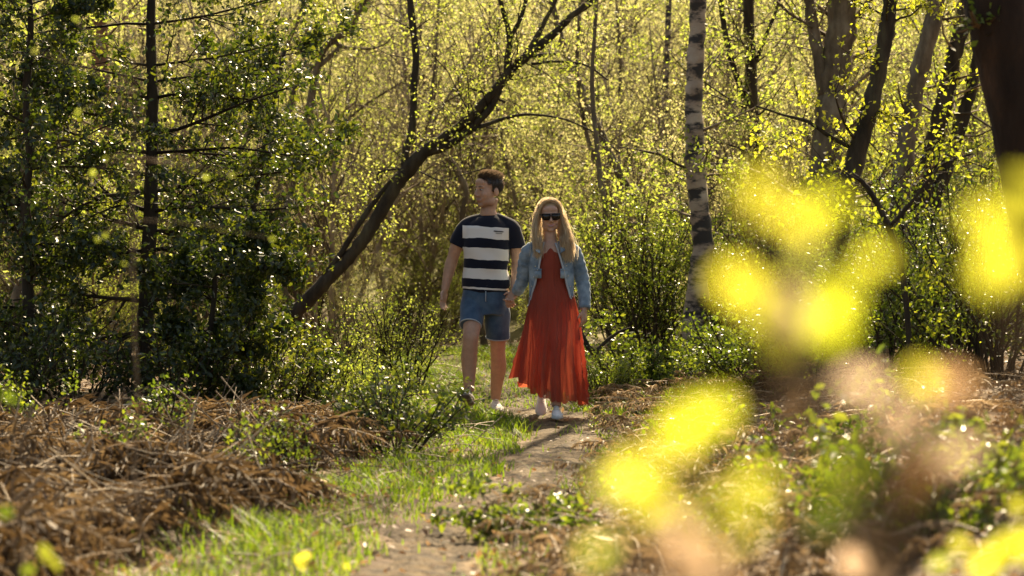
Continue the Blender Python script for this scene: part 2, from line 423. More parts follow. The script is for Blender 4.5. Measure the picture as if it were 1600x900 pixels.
def px_tree(name, label, stems, bark, leaf, Y, top=4.0, crown=(2, .045), twigs=14, twig_len=.7, ground=True, cfg=TOPCFG, cat='tree', dY=0.0, twig_mat='twig', sides=10, low=.25, leafper=2, tmpl=DIAMOND, topn=3, tlow=1):
    """stems: lists of photo points from the base up; the first is the trunk. Above the picture it goes on into an open crown"""
    tb, bb, cb = MB(), MB(), MB(); out = []; base = None
    for si, st in enumerate(stems):
        yy = Y
        if isinstance(st, tuple): yy, st = st
        p, r = px_line(st, yy, dY)
        if si == 0 and ground: p, r = to_ground(p, r)
        if si == 0: base = p[0].copy()
        p, r = smooth_line(p, r, 5, .05 if sides < 18 else .008)
        tb.tube(p, r, sides if si == 0 else max(6, sides - 3), rnd=rng.random(), lump=.05 if sides < 18 else .018)
        # twigs along the stem
        for k in range(twigs if si == 0 else max(3, twigs // 3)):
            i = int(rng.uniform(low, .98) * (len(p) - 1)); s_ = unit(np.cross(p[min(i + 1, len(p) - 1)] - p[i - 1], rng.normal(size=3)))
            grow(bb, p[i], s_ + np.array([0, 0, .45]), twig_len * rng.uniform(.5, 1.3), max(r[i] * .18, .004), 1, cfg, out)
        ptop = p[-1]; edge = ZC + HOR / FPX * yy - .25
        if ptop[2] > edge and top > 0:                       # leaves the frame: grow a crown above it
            d = unit(p[-1] - p[-4]); d = unit(d * .7 + np.array([0, 0, .6]))
            ll = top * rng.uniform(.85, 1.1)
            q = [ptop]; 
            for i in range(6): d = unit(d + rng.normal(size=3) * .08 + np.array([0, 0, .05])); q.append(q[-1] + d * ll / 6)
            q = np.array(q); rr = np.linspace(r[-1], r[-1] * .2, 7); tb.tube(q, rr, 6, rnd=.5, cap=False)
            for k in range(topn + 3):
                i = rng.integers(tlow, 6); s_ = unit(np.cross(q[i + 1] - q[i], rng.normal(size=3)))
                grow(bb, q[i], s_ + np.array([0, 0, .7]), ll * rng.uniform(.3, .5), rr[i] * .5, 0, dict(cfg, kids=[5, 4, 0]), out)
    root = thing(name, base, label, cat)
    tb.build('trunk', M[bark], root, off=base)
    if bb.v: bb.build('branches', M[twig_mat], root, off=base)
    if out:
        pp, dd = gather(out); cards_random(cb, pp, dd, leafper if crown[0] is None else crown[0], .035, crown[1], tmpl)
        cb.build('crown', M[leaf], root, off=base)
    return root

# the leaning tree behind the couple
px_tree('leaning_tree', 'dark leaning tree forking above the man, trunk slanting up to the right', [
    [(478, 472, 23.4), (515, 433, 21.1), (545, 405, 19.9), (572, 368, 21.1), (598, 325, 21.7), (622, 285, 22.2), (640, 262, 24.6), (660, 240, 21.1), (695, 214, 15.8), (725, 192, 14.6), (752, 165, 14.6), (775, 140, 15.8), (790, 120, 15.2), (815, 95, 14),
     (840, 74, 13.6), (868, 50, 12.2), (895, 24, 10.2), (925, 0, 11), (960, -40, 10.2)],
    [(634, 268, 15.2), (634, 238, 12.3), (641, 215, 11.6), (646, 180, 11.6), (647, 130, 11.6), (650, 85, 10.9), (645, 40, 11.9), (641, 0, 10.2), (640, -40, 10.2)],
    [(655, 243, 16.3), (695, 229, 13.6), (720, 214, 12.2), (745, 192, 12.2), (768, 166, 10.9), (780, 140, 11.9)],
    [(790, 125, 10.9), (793, 95, 11), (796, 60, 9.3), (790, 30, 7.6), (782, 0, 6.8), (778, -40, 6)],
    [(796, 62, 8.5), (808, 40, 7.6), (818, 15, 6.8), (826, -20, 6)],
    [(815, 96, 10.2), (832, 70, 9.3), (848, 40, 7.6), (866, 5, 6), (880, -30, 5.1)],
    [(672, 236, 11), (705, 222, 9.3), (735, 206, 7.6), (765, 193, 6.8), (800, 182, 6), (830, 179, 4.2), (880, 186, 3.4), (930, 208, 2.5), (970, 240, 2)],
    [(828, 88, 6.8), (850, 86, 6), (868, 84, 5.1)], [(830, 100, 5.1), (872, 96, 4.2), (915, 102, 3.4), (950, 125, 2.5)],
    [(790, 160, 4.2), (745, 141, 3.4), (702, 140, 2.5)], [(640, 262, 3.4), (592, 270, 3.4), (593, 292, 2.5)], [(655, 268, 2.5), (690, 282, 2.5), (720, 274, 2), (760, 262, 2)],
    [(505, 432, 7.6), (530, 400, 9.3), (560, 352, 9.3), (590, 308, 8.5), (625, 268, 6.8)]],
    'bark_dark', 'spring', 23.5, top=3.0, crown=(2, .035), twigs=16, twig_len=.9, twig_mat='twig_dark', low=.45, topn=1)

# birch right of the couple
px_tree('birch_tree', 'white birch trunk with black bands, just right of the woman', [
    [(1078, 606, 37), (1082, 560, 34.3), (1084, 500, 33.4), (1092, 440, 33.4), (1098, 385, 35.2), (1092, 330, 31.7), (1088, 270, 30.8), (1085, 210, 29.9), (1084, 150, 27.3), (1086, 100, 26.4), (1090, 50, 25.5), (1091, 0, 23.8), (1092, -40, 22.9)]],
    'birch', 'spring', 21.4, top=6.5, crown=(5, .045), twigs=12, twig_len=.8, low=.4, topn=8, tlow=2)
px_tree('thin_birch_tree', 'slim pale birch stem left of the banded birch', [
    [(1036, 470, 12), (1036, 360, 13), (1038, 300, 13), (1040, 220, 11), (1039, 150, 10), (1043, 60, 9), (1046, -30, 8)]],
    'birch', 'spring', 30, top=3, twigs=14, twig_len=.9, topn=1)
px_tree('pine_tree', 'thick dark leaning trunk at the right edge of the picture', [
    [(1690, 560, 112), (1645, 400, 108), (1622, 300, 104), (1602, 200, 104), (1582, 110, 104), (1566, 40, 106), (1552, -40, 104)]],
    'bark_pine', 'shrub', 12.0, top=6, crown=(2, .05), twigs=3, twig_len=.5, sides=18, low=.5, topn=2)
px_tree('alder_tree', 'dark narrow upright trunk with a low fork right of the banded birch', [
    [(1168, 420, 24), (1178, 330, 22), (1180, 260, 20), (1175, 170, 20), (1172, 90, 18), (1170, 20, 16), (1170, -40, 15)],
    [(1174, 190, 12), (1158, 140, 10), (1143, 95, 9), (1132, 45, 9), (1126, 0, 8), (1122, -40, 7)],
    [(1176, 110, 7), (1195, 60, 6), (1215, 10, 5), (1225, -40, 4)]],
    'bark_dark', 'spring', 25, top=4, twigs=22, twig_len=1.0, twig_mat='twig_dark', topn=1)
px_tree('oak_tree', 'broadest pale grey trunk with a left fork in the right half', [
    [(1262, 440, 58), (1278, 350, 54), (1288, 270, 50), (1297, 190, 48), (1306, 110, 46), (1314, 40, 46), (1322, -40, 46)],
    [(1292, 150, 26), (1280, 90, 22), (1271, 45, 18), (1264, 0, 17), (1258, -40, 15)]],
    'bark_mid', 'spring', 24, top=6, twigs=18, twig_len=1.0, sides=14, topn=5, tlow=2)
px_tree('dark_oak_tree', 'nearly black leaning trunk between the two palest grey trunks', [
    [(1295, 420, 36), (1318, 320, 36), (1338, 240, 30), (1358, 175, 27), (1374, 110, 25), (1384, 50, 24), (1392, 0, 24), (1398, -40, 23)],
    [(1340, 235, 8), (1300, 215, 7), (1262, 190, 6), (1225, 180, 4), (1180, 165, 3)]],
    'bark_dark', 'bright', 20.5, top=5.5, crown=(4, .045), twigs=10, twig_len=.6, twig_mat='twig_dark', topn=7)
px_tree('ash_tree', 'pale lichened trunk leaning right, second from the right edge trunk', [
    [(1385, 480, 40), (1398, 380, 36), (1406, 310, 33), (1416, 220, 31), (1430, 140, 29), (1448, 70, 27), (1462, 10, 26), (1472, -40, 25)]],
    'bark_mid', 'bright', 22, top=5, crown=(2, .045), twigs=12, twig_len=.8, topn=4, tlow=2)
px_tree('twin_ash_tree', 'grey leaning trunk with dark patches close to the pale lichened one', [
    [(1410, 490, 36), (1430, 360, 33), (1450, 260, 30), (1470, 180, 28), (1486, 110, 26), (1505, 30, 25), (1520, -40, 24)],
    [(1452, 340, 24), (1480, 260, 22), (1506, 180, 20), (1524, 110, 18), (1538, 40, 15), (1550, -40, 14)]],
    'bark_dark', 'spring', 24.5, top=4, twigs=24, twig_len=1.0, topn=1)
px_tree('crooked_sapling', 'thin dark crooked sapling arching below the pale lichened trunk', [
    [(1422, 560, 9), (1418, 500, 9), (1412, 440, 9), (1400, 385, 10), (1384, 345, 11), (1366, 310, 9), (1348, 285, 8), (1330, 270, 6)],
    [(1390, 355, 6), (1425, 315, 6), (1452, 280, 5), (1476, 255, 4), (1520, 240, 3)]],
    'bark_dark', 'bright', 15.5, top=0, crown=(2, .038), twigs=16, twig_len=.6, twig_mat='twig_dark')
px_tree('red_pine_tree', 'reddish flaking trunk behind the holly at the upper left', [
    [(172, 560, 34), (168, 400, 32), (164, 300, 30), (160, 180, 29), (156, 90, 28), (155, 0, 27), (153, -40, 26)]],
    'bark_red', 'spring', 25, top=5, twigs=10, twig_len=.8, topn=1)
px_tree('hazel_tree', 'brown leaning stems at the far left behind the holly', [
    [(10, 560, 26), (30, 470, 24), (62, 390, 22), (80, 300, 19), (86, 200, 18), (92, 120, 17), (112, 50, 15), (128, -30, 14)],
    [(70, 470, 18), (82, 400, 16), (95, 330, 13), (100, 250, 12), (104, 180, 9), (90, 80, 8), (70, -20, 7)],
    [(45, 440, 14), (28, 340, 11), (34, 240, 10), (22, 120, 8), (10, -20, 7)]],
    'bark_mid', 'spring', 22.5, top=3, twigs=40, twig_len=1.0, topn=1)
px_tree('willow_tree', 'long bare slanting limb crossing the thicket at the upper left of centre', [
    [(350, 560, 18), (395, 440, 16), (430, 380, 14), (470, 250, 13), (500, 90, 12), (545, 45, 12), (570, 0, 11), (590, -40, 10)],
    [(425, 385, 8), (462, 130, 8), (500, 102, 8), (535, 70, 7)], [(520, 65, 8), (540, 74, 6), (580, 76, 4), (605, 66, 3), (615, 50, 2)],
    [(322, 420, 10), (345, 330, 9), (390, 200, 8), (440, 90, 7), (470, 20, 6), (480, -40, 6)]],
    'bark_mid', 'spring', 27, top=3, twigs=24, twig_len=1.1, topn=1)
LEAN = 'thin brown sapling stem leaning in the thicket just right of the woman'
px_tree('leaning_sapling', 'brown pair of slanting stems crossing above the woman\'s head', [
    [(1030, 430, 15), (1000, 330, 14), (975, 285, 12), (940, 210, 12), (905, 130, 11), (880, 70, 10), (862, 0, 9), (850, -40, 8)],
    [(985, 420, 11), (962, 330, 9), (930, 250, 8), (912, 190, 7), (902, 110, 6), (905, 30, 6), (908, -40, 5)]],
    'bark_mid', 'far', 27, top=3, twigs=34, twig_len=1.2, topn=1)
px_tree('bent_sapling', 'bent brown sapling rising beside the woman\'s denim sleeve', [
    [(952, 520, 11), (944, 470, 11), (948, 420, 10), (940, 380, 10), (946, 330, 9), (938, 280, 9), (932, 220, 8), (925, 130, 7), (930, 40, 6), (934, -40, 6)],
    [(945, 400, 7), (968, 370, 6), (990, 350, 5), (1010, 352, 4)], [(948, 500, 7), (978, 492, 6), (1000, 500, 5)]],
    'bark_mid', 'spring', 23, top=2, twigs=30, twig_len=.9, topn=0)
px_tree('fallen_branch', 'dark dead branch propped at a slant beside the red dress', [
    [(958, 600, 10), (935, 560, 10), (918, 540, 9), (905, 510, 7), (900, 470, 5)], [(930, 553, 7), (945, 535, 6), (965, 520, 5), (985, 512, 3)]],
    'bark_dark', 'shrub', 20.2, top=0, twigs=4, twig_len=.3, twig_mat='twig_dark', cat='branch')
px_tree('slim_sapling', 'slim dark sapling slanting down from top centre behind the man', [
    [(735, 420, 9), (722, 350, 9), (728, 300, 9), (712, 262, 10), (690, 235, 8), (672, 190, 6), (680, 100, 5), (686, 0, 4), (690, -40, 4)],
    [(808, 330, 6), (798, 280, 6), (788, 240, 5), (782, 200, 5), (770, 120, 4), (765, 20, 3), (764, -40, 3)]],
    'bark_mid', 'far', 30, top=2, twigs=26, twig_len=1.3, topn=0)

# ------------------------------------------------------------------ holly
HOLCFG = dict(seg=[6, 4, 3], wander=[.10, .16, .2], up=[.0, .02, .02], tip=[.3, .3, .4], sides=[6, 4, 3], kids=[9, 5, 0], t0=[.06, .12, 0], ang=[50, 45, 40],
              ratio=[.40, .5, .4], pts=5, flat=.75)
def holly_tree(name, label, trunk, limbs, Y, leaf=.050, per=2, kids=9):
    tb, bb, cb = MB(), MB(), MB(); out = []
    p, r = px_line(trunk, Y); p, r = to_ground(p, r); base = p[0].copy(); p, r = smooth_line(p, r, 4, .04)
    tb.tube(p, r, 10, lump=.05)
    for (px, py, dx, dz, dy, L) in limbs:
        q = P(px, py, Y); i = int(np.argmin(np.abs(p[:, 2] - q[2]))); q = p[i]
        grow(bb, q, (dx, dy, dz), L, max(.007, r[i] * .32), 0, dict(HOLCFG, kids=[kids, 5, 0]), out)
    root = thing(name, base, label, 'holly')
    tb.build('trunk', M['bark_dark'], root, off=base); bb.build('branches', M['twig_dark'], root, off=base)
    pp, dd = gather(out); cards_random(cb, pp, dd, per, .03, leaf, HOLLY, .45); cb.build('crown', M['holly'], root, off=base)
    return root
L1 = []
for py in (-60, -10, 40, 95, 130, 165, 205, 235, 250, 290, 320, 350, 385, 430, 480, 520, 560):
    for s_ in (-1, 1):
        L1.append((235, py, s_, rng.uniform(-.05, .25), rng.uniform(-.7, .6), rng.uniform(.8, 1.45)))
holly_tree('holly_tree', 'tall dark holly tree with a straight black trunk on the left', [(224, 612, 30), (228, 520, 29), (232, 420, 26), (236, 300, 22), (238, 180, 19), (236, 80, 16), (236, 0, 14), (235, -60, 13)], L1, 18.6, per=2, kids=10)
L2 = [(40, py, rng.uniform(-.9, .9), rng.uniform(-.05, .4), rng.uniform(-.6, .6), rng.uniform(.5, 1.0)) for py in np.linspace(-30, 600, 34)]
holly_tree('holly_tree', 'bushy dark holly filling the left edge of the picture', [(40, 615, 22), (45, 480, 19), (38, 350, 16), (46, 240, 13), (40, 150, 12), (48, 60, 10), (44, -50, 8)], L2, 17.6, per=2)
L3 = [(420, py, rng.uniform(-.9, .9 if py < 280 else .25), rng.uniform(.0, .5), rng.uniform(-.6, .6), rng.uniform(.5, 1.0)) for py in np.linspace(80, 560, 22)]
holly_tree('holly_tree', 'holly spreading its leaf sprays towards the foot of the leaning tree', [(385, 570, 16), (392, 480, 14), (388, 380, 12), (405, 270, 10), (425, 170, 8), (445, 80, 6)], L3, 20.0, per=2)
L4 = [(330, py, rng.uniform(-1, 1), rng.uniform(.0, .5), rng.uniform(-.6, .6), rng.uniform(.4, .8)) for py in np.linspace(380, 600, 14)]
holly_tree('holly_bush', 'low dark holly thicket beneath the straight black trunk', [(330, 625, 12), (326, 540, 10), (336, 450, 8), (330, 380, 6)], L4, 17.2, per=3)

def small_shrub(name, label, x, y, ht, rad, nst, mat, leaf, per, tmpl, cat='shrub', group=None, flat=.5):
    bb, cb = MB(), MB(); out = []; base = np.array([x, y, h(x, y)])
    cfg = dict(seg=[5, 3], wander=[.16, .25], up=[.05, .03], tip=[.4, .4], sides=[5, 3], kids=[7, 0], t0=[.2, 0], ang=[45, 40], ratio=[.45, .4], pts=5)
    for k in range(nst):
        an = rng.uniform(0, 6.283); rr = rng.uniform(0, .35) * rad
        d = np.array([math.cos(an) * rad * .9, math.sin(an) * rad * .9, ht * 1.1]) * rng.uniform(.7, 1.1)
        bx_, by_ = x + math.cos(an) * rr, y + math.sin(an) * rr
        grow(bb, (bx_, by_, h(bx_, by_) - .03), d, np.linalg.norm(d), .006 + .004 * ht, 0, cfg, out)
    root = thing(name, base, label, cat, group)
    bb.build('branches', M['twig_dark'], root, off=base)
    pp, dd = gather(out); cards_random(cb, pp, dd, per, .02, leaf, tmpl, flat); cb.build('foliage', M[mat], root, off=base)
    return root
gx = lambda px, Y: (px - 800) / FPX * Y
small_shrub('holly_shrub', 'small glossy holly seedling clump on the grass left of the path', gx(618, 14.2), 14.2, .40, .36, 22, 'holly', .036, 2, HOLLY, 'holly')
small_shrub('holly_shrub', 'holly seedling with sparse shiny leaves at the verge below the man\'s raised shoe', gx(640, 15.0), 15.0, .2, .18, 7, 'holly', .034, 2, HOLLY, 'holly')
for px, Y, ht, rad, lab in [(20, 16.6, .55, .45, 'low dark holly growth at the left edge behind the bracken'), (120, 16.9, .5, .45, 'low dark holly growth left of the black trunk foot'), (270, 16.8, .45, .42, 'low dark holly growth right of the black trunk foot'),
                            (380, 17.3, .5, .42, 'low dark holly growth at the back right end of the bracken'), (450, 18.2, .45, .36, 'dark holly sprig clump near the leaning tree foot')]:
    small_shrub('holly_shrub', lab, gx(px, Y), Y, ht, rad, 20, 'holly', .045, 2, HOLLY, 'holly')
small_shrub('box_shrub', 'dense little dark green shrub at the path edge right of the dress', gx(945, 18.9), 18.9, .36, .22, 26, 'shrub', .022, 4, DIAMOND)
for i, (px, Y, ht, rad, lab) in enumerate([
        (1000, 22.6, 1.35, .5, 'dark leafy undergrowth bush left of the banded birch trunk'), (1050, 23.0, 1.5, .6, 'taller green bush partly behind the banded birch trunk'),
        (1160, 22.2, 1.15, .5, 'shaded bush right of the banded birch foot'), (1215, 22.0, 1.3, .6, 'green bush beneath the dark forked trunk'),
        (1300, 19.5, .9, .55, 'low leafy bush under the broad pale grey trunk'), (1465, 17.0, 1.2, .6, 'shaded bush beside the crooked sapling'),
        (1560, 16.0, 1.3, .6, 'dark bush at the right edge under the leaning trunk'),
        (1155, 18.8, .4, .4, 'low leafy growth in front of the banded birch on its right'), (1205, 18.2, .6, .5, 'low leafy growth behind the upper yellow blur'), (1265, 17.2, .55, .5, 'low leafy growth under the broad grey trunk, nearest the lens'),
        (1385, 16.6, .75, .5, 'leafy growth at the foot of the crooked sapling'), (1425, 18.8, .95, .55, 'bush between the crooked sapling and the pale lichened trunk'), (1525, 18.6, 1.0, .55, 'bush right of the crooked sapling at the back'),
        (1345, 22.0, 1.2, .6, 'tall undergrowth bush between the two palest trunks'), (1025, 20.0, .32, .3, 'low green growth between the red dress and the banded birch')]):
    small_shrub('undergrowth_bush', lab, gx(px, Y), Y, ht, rad, 26, 'holly' if px in (1010, 1150, 1215, 1560) else 'shrub', .034, 5, DIAMOND, 'bush')  # dark holly leaf on some bushes puts undergrowth shade into their colour
for px, Y, ht, rad, lab in [(560, 21.5, .65, .5, 'loose green bush at the foot of the leaning tree'), (640, 20.8, .75, .36, 'pale airy bush left of the man\'s shorts'), (575, 18.5, .4, .3, 'low tangled bush on the left verge behind the seedlings'),
                            (490, 18.9, .45, .4, 'mixed leafy bush between the dead bracken and the leaning tree')]:
    small_shrub('verge_bush', lab, gx(px, Y), Y, ht, rad, 22, 'spring' if px != 560 else 'shrub', .028, 3, DIAMOND, 'bush')

# ------------------------------------------------------------------ spring thicket behind: saplings copied from a few kinds
SAPCFG = dict(seg=[8, 5, 4], wander=[.10, .16, .22], up=[.03, .03, -.02], tip=[.25, .3, .4], sides=[6, 4, 3], kids=[13, 7, 0], t0=[.12, .15, 0], ang=[42, 45, 40], ratio=[.36, .5, .4], pts=7)
def sapling(ht, nst, leaf, per, mat, bark):
    bb, cb = MB(), MB(); out = []
    for k in range(nst):
        an = rng.uniform(0, 6.283); t = rng.uniform(.1, .45)
        grow(bb, (math.cos(an) * .15, math.sin(an) * .15, -.15), (math.cos(an) * t, math.sin(an) * t, 1), ht * rng.uniform(.7, 1.05), .012 + .006 * ht * rng.uniform(.6, 1.2), 0, SAPCFG, out)
    pp, dd = gather(out); cards_random(cb, pp, dd, per, .05, leaf, DIAMOND, .5)
    return bb.mesh('branches', M[bark]), cb.mesh('foliage', M[mat])
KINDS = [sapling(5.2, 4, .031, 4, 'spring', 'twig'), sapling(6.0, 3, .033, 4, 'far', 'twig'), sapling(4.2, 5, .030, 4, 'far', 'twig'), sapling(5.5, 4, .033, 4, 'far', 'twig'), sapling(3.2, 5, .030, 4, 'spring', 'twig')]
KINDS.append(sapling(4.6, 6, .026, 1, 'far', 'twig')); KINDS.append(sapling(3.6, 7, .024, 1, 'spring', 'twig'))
def sap_label(x, y, sc):
    where = 'behind the left holly' if x / y < -.09 else 'behind the leaning tree' if x / y < .05 else 'behind the right-hand trunks'
    size = 'low bushy spring shoots on the thicket floor' if sc < .6 else 'spindly yellow-green sapling near the front of the thicket' if y < 34 else 'tall pale sapling deep in the bright thicket'
    return size + ' ' + where
def place_sap(k, x, y, rz, sc):
    root = thing('thicket_sapling', (x, y, h(x, y)), sap_label(x, y, sc), 'sapling', 'saplings of the spring thicket', rz); root.scale = (sc, sc, sc)
    for nm, me in zip(('branches', 'foliage'), KINDS[k]): link(nm, me, root)['kind'] = 'stuff'
cnt = 0
for Y0, Y1, num in ((23, 30, 26), (30, 40, 52), (40, 54, 68), (54, 74, 44)):
    for i in range(num):
        f = (i + rng.random()) / num; y = rng.uniform(Y0, Y1); x = (f * 2 - 1) * (.2118 * y + 3.2)
        if y < 33 and abs(x - path_x(y)) < 1.5: continue
        k = int(rng.choice(5, p=[.2, .2, .2, .2, .2])) if y > 30 else int(rng.choice([2, 4]))
        place_sap(k, x, y, rng.uniform(0, 6.28), rng.uniform(.75, 1.2) * (1 if y > 30 else .75)); cnt += 1
for i in range(64):                                          # knee to head high growth on the floor of the thicket
    f = (i + rng.random()) / 64; y = rng.uniform(20.5 if abs(f - .5) > .36 else 22.5, 37); x = (f * 2 - 1) * (.2118 * y + 2.6)
    if abs(x - path_x(y)) < .95 and y < 27.5: continue
    place_sap(int(rng.choice([2, 4])), x, y, rng.uniform(0, 6.28), rng.uniform(.28, .55)); cnt += 1
for i in range(62):                                          # nearly bare, twiggy ones
    f = (i + rng.random()) / 62; y = rng.uniform(24, 46); x = (f * 2 - 1) * (.2118 * y + .8)
    if abs(x - path_x(y)) < 1.3 and y < 30: continue
    place_sap(5 + i % 2, x, y, rng.uniform(0, 6.28), rng.uniform(.65, 1.15)); cnt += 1
print('saplings', cnt)

# far wood closing the view: one mass of twigs and leaves over the slope
fb, lb = MB(), MB()
n = 60000
y = rng.uniform(72, 118, n); x = rng.uniform(-1, 1, n) * (.23 * y + 3); g = H(x, y)
z = g + rng.beta(1.3, 1.6, n) * 9
lb.cards(np.stack([x, y, z], -1), rng.normal(size=(n, 3)), rng.normal(size=(n, 3)) + np.array([0, 0, .6]), .13 * rng.uniform(.5, 1.2, n), DIAMOND)
for i in range(260):
    yy = rng.uniform(70, 116); xx = rng.uniform(-1, 1) * (.23 * yy + 3); g = h(xx, yy); hh = rng.uniform(5, 11); dx, dy = rng.normal(size=2) * .12
    q = np.array([(xx + dx * t * hh + .1 * math.sin(t * 7 + i), yy + dy * t * hh, g - .2 + t * hh) for t in np.linspace(0, 1, 7)])
    fb.tube(q, np.linspace(rng.uniform(.05, .16), .02, 7), 5, cap=False, rnd=rng.random())
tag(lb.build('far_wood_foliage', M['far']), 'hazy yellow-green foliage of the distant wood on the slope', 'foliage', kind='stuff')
tag(fb.build('far_wood_stems', M['twig']), 'thin bare stems of the distant wood on the slope', 'stems', kind='stuff')

# ------------------------------------------------------------------ ground cover
# grass on the verges
def vnoise(x, y, f, s=0):
    return np.sin(x * f + s) * np.sin(y * f * .8 + s * 1.7) + .6 * np.sin(x * f * 2.1 + y * f * 1.3 + s * 2.3)
gb = MB()
n = 290000
y = rng.uniform(0, 1, n) ** .8 * 24 + 6; x = path_x(y) + rng.uniform(-3.2, 2.4, n)
off = x - path_x(y); wv = path_w(y)
left = 1.7 * np.exp(-((off + wv + .30) / .40) ** 2); left *= np.where((y > 11.4) & (y < 19), 1.0, .6)
right = .5 * np.exp(-((off - wv - .10) / .16) ** 2) + .6 * np.exp(-((off - wv - .3) / .4) ** 2) * (y > 17.5)
low = sstep(-off, .3, .6) * np.exp(-((off + .5) / .4) ** 2) * (y < 11.3) * .38
far = .55 * (y > 17.5) * np.exp(-(off / 1.3) ** 2)
inpath = np.abs(off) < wv * (.85 + .2 * np.sin(y * 5))
pr = np.clip(left + right + low + far, 0, 1) * (.45 + .55 * sstep(vnoise(x, y, 2.3), -.7, .5)); pr = np.where(inpath, .02 + .18 * (y > 18.8), pr)
k = rng.random(n) < pr; x, y, off = x[k], y[k], off[k]; n = len(x)
ht = rng.uniform(.025, .075, n) * (1 + .8 * sstep(vnoise(x, y, 1.7, 4), .2, 1.2)) * np.where((y < 11.0) & (off < 0), 1.1, 1.0)
an = rng.uniform(0, 6.283, n); ln = rng.uniform(.2, 1.5, n) * ht; wd = rng.uniform(.0016, .0034, n) * np.where(y < 11, 1.2, 1.3)
bx, by = np.cos(an), np.sin(an); g = H(x, y) - .005
B = np.stack([x, y, g], -1); D = np.stack([bx, by, 0 * bx], -1); S = np.stack([-by, bx, 0 * bx], -1); U = np.array([0, 0, 1.0])
V = np.stack([B - S * wd[:, None], B + S * wd[:, None], B + D * (ln * .35)[:, None] + U * (ht * .6)[:, None] - S * (wd * .8)[:, None],
              B + D * (ln * .35)[:, None] + U * (ht * .6)[:, None] + S * (wd * .8)[:, None], B + D * ln[:, None] + U * ht[:, None]], 1)
T = (np.arange(n)[:, None, None] * 5 + np.array([(0, 1, 3), (0, 3, 2), (2, 3, 4)])[None]).reshape(-1, 3)
gb.add(V.reshape(-1, 3), T, None, np.repeat(np.clip(rng.normal(.42, .22, n) + .5 * (rng.random(n) > .95), 0, 1), 5))
tag(gb.build('grass', M['grass']), 'short bright green grass along the path verges', 'grass', kind='stuff'); print('grass', n)

# fallen leaves
lb = MB()
n = 56000
y = rng.uniform(6, 32, n); x = rng.uniform(-1, 1, n) * (.23 * y + 2.6); off = x - path_x(y)
k = rng.random(n) < np.where(np.abs(off) < path_w(y), .22, np.where(off > 0, 1.0, .55)); x, y = x[k], y[k]; n = len(x)
lb.cards(np.stack([x, y, H(x, y) + rng.uniform(.004, .03, n)], -1), rng.normal(size=(n, 3)) * np.array([1, 1, .35]), rng.normal(size=(n, 3)) * .5 + np.array([0, 0, 1.0]), rng.uniform(.02, .055, n), DIAMOND)
tag(lb.build('leaf_litter', M['litter']), 'brown fallen leaves carpeting the woodland floor', 'leaf litter', kind='stuff')
# fine dead twigs and straw on the floor
sb = MB()
for i in range(3600):
    y = rng.uniform(6.5, 26); off = rng.choice([-1, 1]) * rng.uniform(.35, 4); x = path_x(y) + off
    if abs(x) > .225 * y + .4: continue
    an = rng.uniform(0, 6.283); L = rng.uniform(.1, .5); z = h(x, y) + rng.uniform(.005, .10); el = rng.normal(0, .25)
    t = np.linspace(-.5, .5, 4)[:, None]; d = np.array([math.cos(an), math.sin(an), el])
    q = np.array([x, y, z]) + t * d * L + np.array([0, 0, -.25 * L]) * (t * t) + rng.normal(size=(4, 3)) * .008
    sb.tube(q, rng.uniform(.001, .0035), 3, cap=False, rnd=rng.random())
tag(sb.build('straw_litter', M['stem_brown']), 'tangle of bleached straw and dead twigs on the floor', 'straw', kind='stuff')

# dead bracken: collapsed fronds
def frond(L, npin, curl, droop):
    """rachis along +x, arching over; returns points and pinna cards"""
    t = np.linspace(0, 1, 9); r = np.stack([L * (t - .12 * t ** 3), .06 * L * np.sin(t * 3 + curl), L * (.55 * t - droop * t ** 2)], -1)
    return r
FR_T = (np.array([(0, 0, 0), (.45, -.075, .05), (1, 0, -.32), (.45, .075, .05)], float), np.array([(0, 1, 2), (0, 2, 3)]))
def bracken_patch(pts, name, label, Lr=(.45, .9), as_thing=False, rn=None):
    st, lf = MB(), MB()
    for (x, y) in pts:
        L = rng.uniform(*Lr); an = rng.uniform(0, 6.283); r = frond(L, 12, rng.uniform(0, 6), rng.uniform(.45, .95))
        c, s_ = math.cos(an), math.sin(an); r = np.stack([r[:, 0] * c - r[:, 1] * s_, r[:, 0] * s_ + r[:, 1] * c, r[:, 2] * rng.choice([.5, 1.0, 1.6, 2.2], p=[.35, .3, .22, .13]) * float(np.interp(y, [9, 12, 14, 17], [.8, .6, .36, .24]))], -1)
        r = r + np.array([x, y, h(x, y) + rng.uniform(-.02, .16)]); r[:, 2] = np.maximum(r[:, 2], H(r[:, 0], r[:, 1]) + .01)
        st.tube(r, np.linspace(.0042, .0012, 9), 3, cap=False, rnd=rng.random())
        tt = np.repeat(np.linspace(.22, .98, 26), 2); i = np.minimum((tt * 8).astype(int), 7); f = (tt * 8 - i)[:, None]
        p = r[i] * (1 - f) + r[i + 1] * f; tg = r[i + 1] - r[i]; tg /= np.linalg.norm(tg, axis=1)[:, None]
        sd = np.cross(tg, (0, 0, 1.0)); sd *= np.tile([1, -1], 26)[:, None]
        d = sd + tg * .5 + rng.normal(size=p.shape) * .55; d[:, 2] -= .3
        base = rng.random()
        lf.cards(p, d, rng.normal(size=p.shape) * .5 + np.array([0, 0, 1.0]), L * .155 * np.sin(np.clip((1.08 - tt) * 2.2, .2, 1.6)) * rng.uniform(.6, 1.1, len(p)), FR_T,
                 np.clip(base * .6 + .2 + rng.normal(size=len(p)) * .15, 0, 1))
    return st, lf
pts = []
